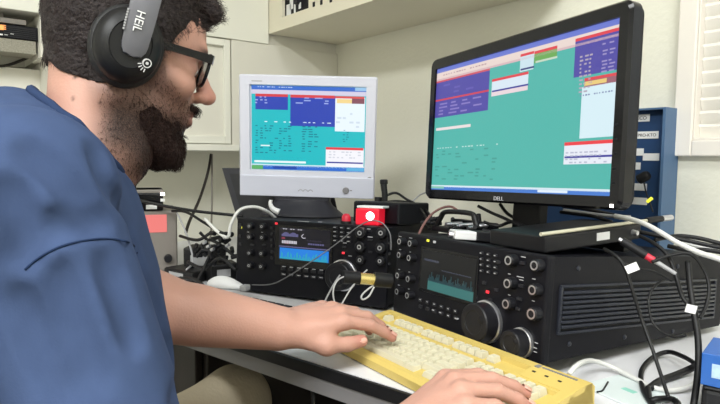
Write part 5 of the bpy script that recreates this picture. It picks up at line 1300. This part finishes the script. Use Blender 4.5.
# ---- headphones (a thing of its own, worn on the head)
hpn = thing('headphones', 'black over-ear headphones with a grey yoke worn by the bearded person', 'headphones', basis(HEAD, HX, HY, HZv))
def hl_obj(name, bm, m, parent=hpn, **k): return obj(name, bm, m, parent, **k)
for sy in (-1, 1):
    Tc = Matrix.Translation((0, sy * .072, 0)) @ Matrix.Rotation(radians(-90 * sy), 4, 'X')
    el = Matrix.Diagonal((.92, 1.08, 1, 1))
    pad = hl_obj('ear_pad', L([(.018, .0), (.040, .0), (.046, .006), (.047, .014), (.042, .020), (.018, .021)], 36, Tc @ el), m_hppad, smooth=True)
    cup = hl_obj('ear_cup', L([(0, .018), (.041, .018), (.0425, .024), (.040, .036), (.034, .043), (.026, .0465), (.025, .0452), (.0, .0452)], 40, Tc @ el), m_hp, smooth=True, auto=40)
    # yoke: tapered grey arm from the cup up to the headband
    yw = sy * .120
    pts = [(-.0, -.010), (.0, .055), (.002, .105)]; bm = bmesh.new(); rows = []
    for (t, wd, yy) in ((-.014, .004, .1185), (-.012, .010, .1195), (-.006, .0135, .1205), (.0, .0145, .1215), (.03, .0155, .1235), (.06, .0165, .118), (.09, .0175, .107), (.115, .018, .088), (.132, .018, .060)):
        rows.append([bm.verts.new((.004 + sx_ * wd, sy * (yy + dy_), t)) for sx_, dy_ in ((-1, -.004), (-1, .001), (-.6, .003), (.6, .003), (1, .001), (1, -.004))])
    for a, b in zip(rows[:-1], rows[1:]):
        for k in range(6): bm.faces.new((a[k], a[(k + 1) % 6], b[(k + 1) % 6], b[k]))
    bm.faces.new(rows[0][::-1]); bm.faces.new(rows[-1])
    yk = hl_obj('yoke', bm, m_hparm, smooth=True, auto=40)
    if sy < 0:
        # lettering runs along the yoke; emblem ring on the cup
        tm = Matrix.Translation((.001, -.1268, .026)) @ Matrix.Rotation(radians(90), 4, 'X') @ Matrix.Rotation(radians(-90), 4, 'Z')
        text_mesh('maker_lettering', 'HEiL', .0135, m_white, yk, None, mtx=tm, sx=.95, ext=.0008)
        bm = bmesh.new()
        for k in range(8): box(bm, -.0135, -.0115, -.1258, -.1235, .012 + k * .0032, .0142 + k * .0032)
        obj('small_print', bm, m_gcable, yk)
        Te = Matrix.Translation((.022, -.1178, -.016)) @ Matrix.Rotation(radians(90), 4, 'X') @ Matrix.Rotation(radians(14), 4, 'Y') @ Matrix.Rotation(radians(10), 4, 'X')
        bm = bmesh.new(); lathe(bm, [(.0042, .0008), (.0054, .0008), (.0054, -.002), (.0042, -.002)], 20, 0, Te); lathe(bm, [(0, .001), (.0018, .001), (.0018, -.002)], 12, 0, Te)
        for k in range(4):
            a = radians(200 + k * 22); tube(bm, [Te @ Vector((.0068 * cos(a), .0068 * sin(a), .0004)), Te @ Vector((.011 * cos(a), .011 * sin(a), .0004))], .0006, 6, sm=False)
        obj('emblem', bm, m_white, cup)
bm = bmesh.new(); rows = []
for k in range(21):
    a = radians(20 + 140 * k / 20); yy, zz = .098 * cos(a), .040 + .115 * sin(a); rows.append([bm.verts.new((.004 + w_, yy * (1 + o_), .040 + (zz - .040) * (1 + o_))) for w_, o_ in ((-.018, -.04), (-.018, .03), (.018, .03), (.018, -.04))])
for a, b in zip(rows[:-1], rows[1:]):
    for k in range(4): bm.faces.new((a[k], a[(k + 1) % 4], b[(k + 1) % 4], b[k]))
bm.faces.new(rows[0][::-1]); bm.faces.new(rows[-1])
hl_obj('headband', bm, m_hp, smooth=True, auto=40)

# ---- glasses
gl = thing('eyeglasses', 'black rectangular-framed glasses worn by the bearded person', 'glasses', basis(HEAD, HX, HY, HZv))
def gpt(y, z): return Vector((.1100 - .9 * y * y - .06 * max(0, -z + .01), y, z))
for sy in (-1, 1):
    loop = [(.010, .028), (.030, .030), (.056, .029), (.062, .022), (.060, .004), (.052, -.010), (.030, -.013), (.015, -.010), (.009, .004)]
    P = [gpt(sy * a, b) for a, b in loop]; P = P + [P[0]]
    obj('rim', T_(P, .0024, 8, sub=5), m_gloss, gl, smooth=True)
    bm = bmesh.new(); vs = [bm.verts.new(p + Vector((-.0005, 0, 0))) for p in catmull(P, 4)[:-1]]; vs2 = [bm.verts.new(v.co + Vector((.0012, 0, 0))) for v in vs]
    bm.faces.new(vs); bm.faces.new(vs2[::-1])
    for i in range(len(vs)): bm.faces.new((vs[i], vs[(i + 1) % len(vs)], vs2[(i + 1) % len(vs)], vs2[i]))
    obj('lens', bm, m_lens, gl)
    bm = bmesh.new(); rows = []
    for (xx, yy, zz, hh) in ((.1105, .063, .022, .0062), (.107, .0715, .0215, .0058), (.08, .0765, .020, .0048), (.04, .078, .018, .0048), (.0, .079, .016, .0045), (-.02, .079, .008, .004)):
        rows.append([bm.verts.new((xx, sy * (yy + a), zz + b * hh)) for a, b in ((-.0016, -1), (.0016, -1), (.0016, 1), (-.0016, 1))])
    for a, b in zip(rows[:-1], rows[1:]):
        for k in range(4): bm.faces.new((a[k], a[(k + 1) % 4], b[(k + 1) % 4], b[k]))
    bm.faces.new(rows[0][::-1]); bm.faces.new(rows[-1])
    obj('temple', bm, m_gloss, gl, smooth=True, auto=40)
obj('bridge', T_([gpt(-.010, .022), gpt(0, .026) + Vector((.001, 0, 0)), gpt(.010, .022)], .0024, 8), m_gloss, gl, smooth=True)

# ---- office chair under the person
ch = thing('office_chair', 'black office chair the bearded person sits on', 'chair', loc=(-.80, .06, 0)); ch.rotation_euler = (0, 0, math.atan2(tf.y, tf.x) - pi / 2)
obj('seat', B(-.23, .23, -.22, .22, .385, .43, .02, 3), m_chair, ch, smooth=True, auto=40)
bm = B(-.20, .20, -.27, -.235, .50, .90, .016, 3); obj('backrest', bm, m_chair, ch, smooth=True, auto=40)
obj('back_bar', T_([(0, -.05, .375), (0, -.20, .37), (0, -.285, .42), (0, -.283, .62)], .014, 10), m_mattblack, ch, smooth=True)
obj('gas_column', L([(.045, .08), (.03, .10), (.025, .385), (0, .385)], 20), m_mattblack, ch, smooth=True, auto=40)
for k in range(5):
    a = 2 * pi * k / 5 + .3; lg = obj('base_leg', T_([(cos(a) * .03, sin(a) * .03, .10), (cos(a) * .28, sin(a) * .28, .07)], [.02, .012], 10, sm=False), m_mattblack, ch, smooth=True, auto=50)
    obj('caster', L([(0, .012), (.022, .012), (.025, .008), (.025, -.008), (.022, -.012), (0, -.012)], 18, Matrix.Translation((cos(a) * .28, sin(a) * .28, .0262)) @ Matrix.Rotation(a + pi / 2, 4, 'Z') @ RX90), m_rubber, lg)

# ------------------------------------------------------------------ view
vs = SC.view_settings; vs.view_transform = 'Standard'; vs.look = 'None'; vs.gamma = 1.0; vs.exposure = 0.83; vs.use_curve_mapping = False
SC.cycles.use_denoising = True
SC.cycles.max_bounces = 8
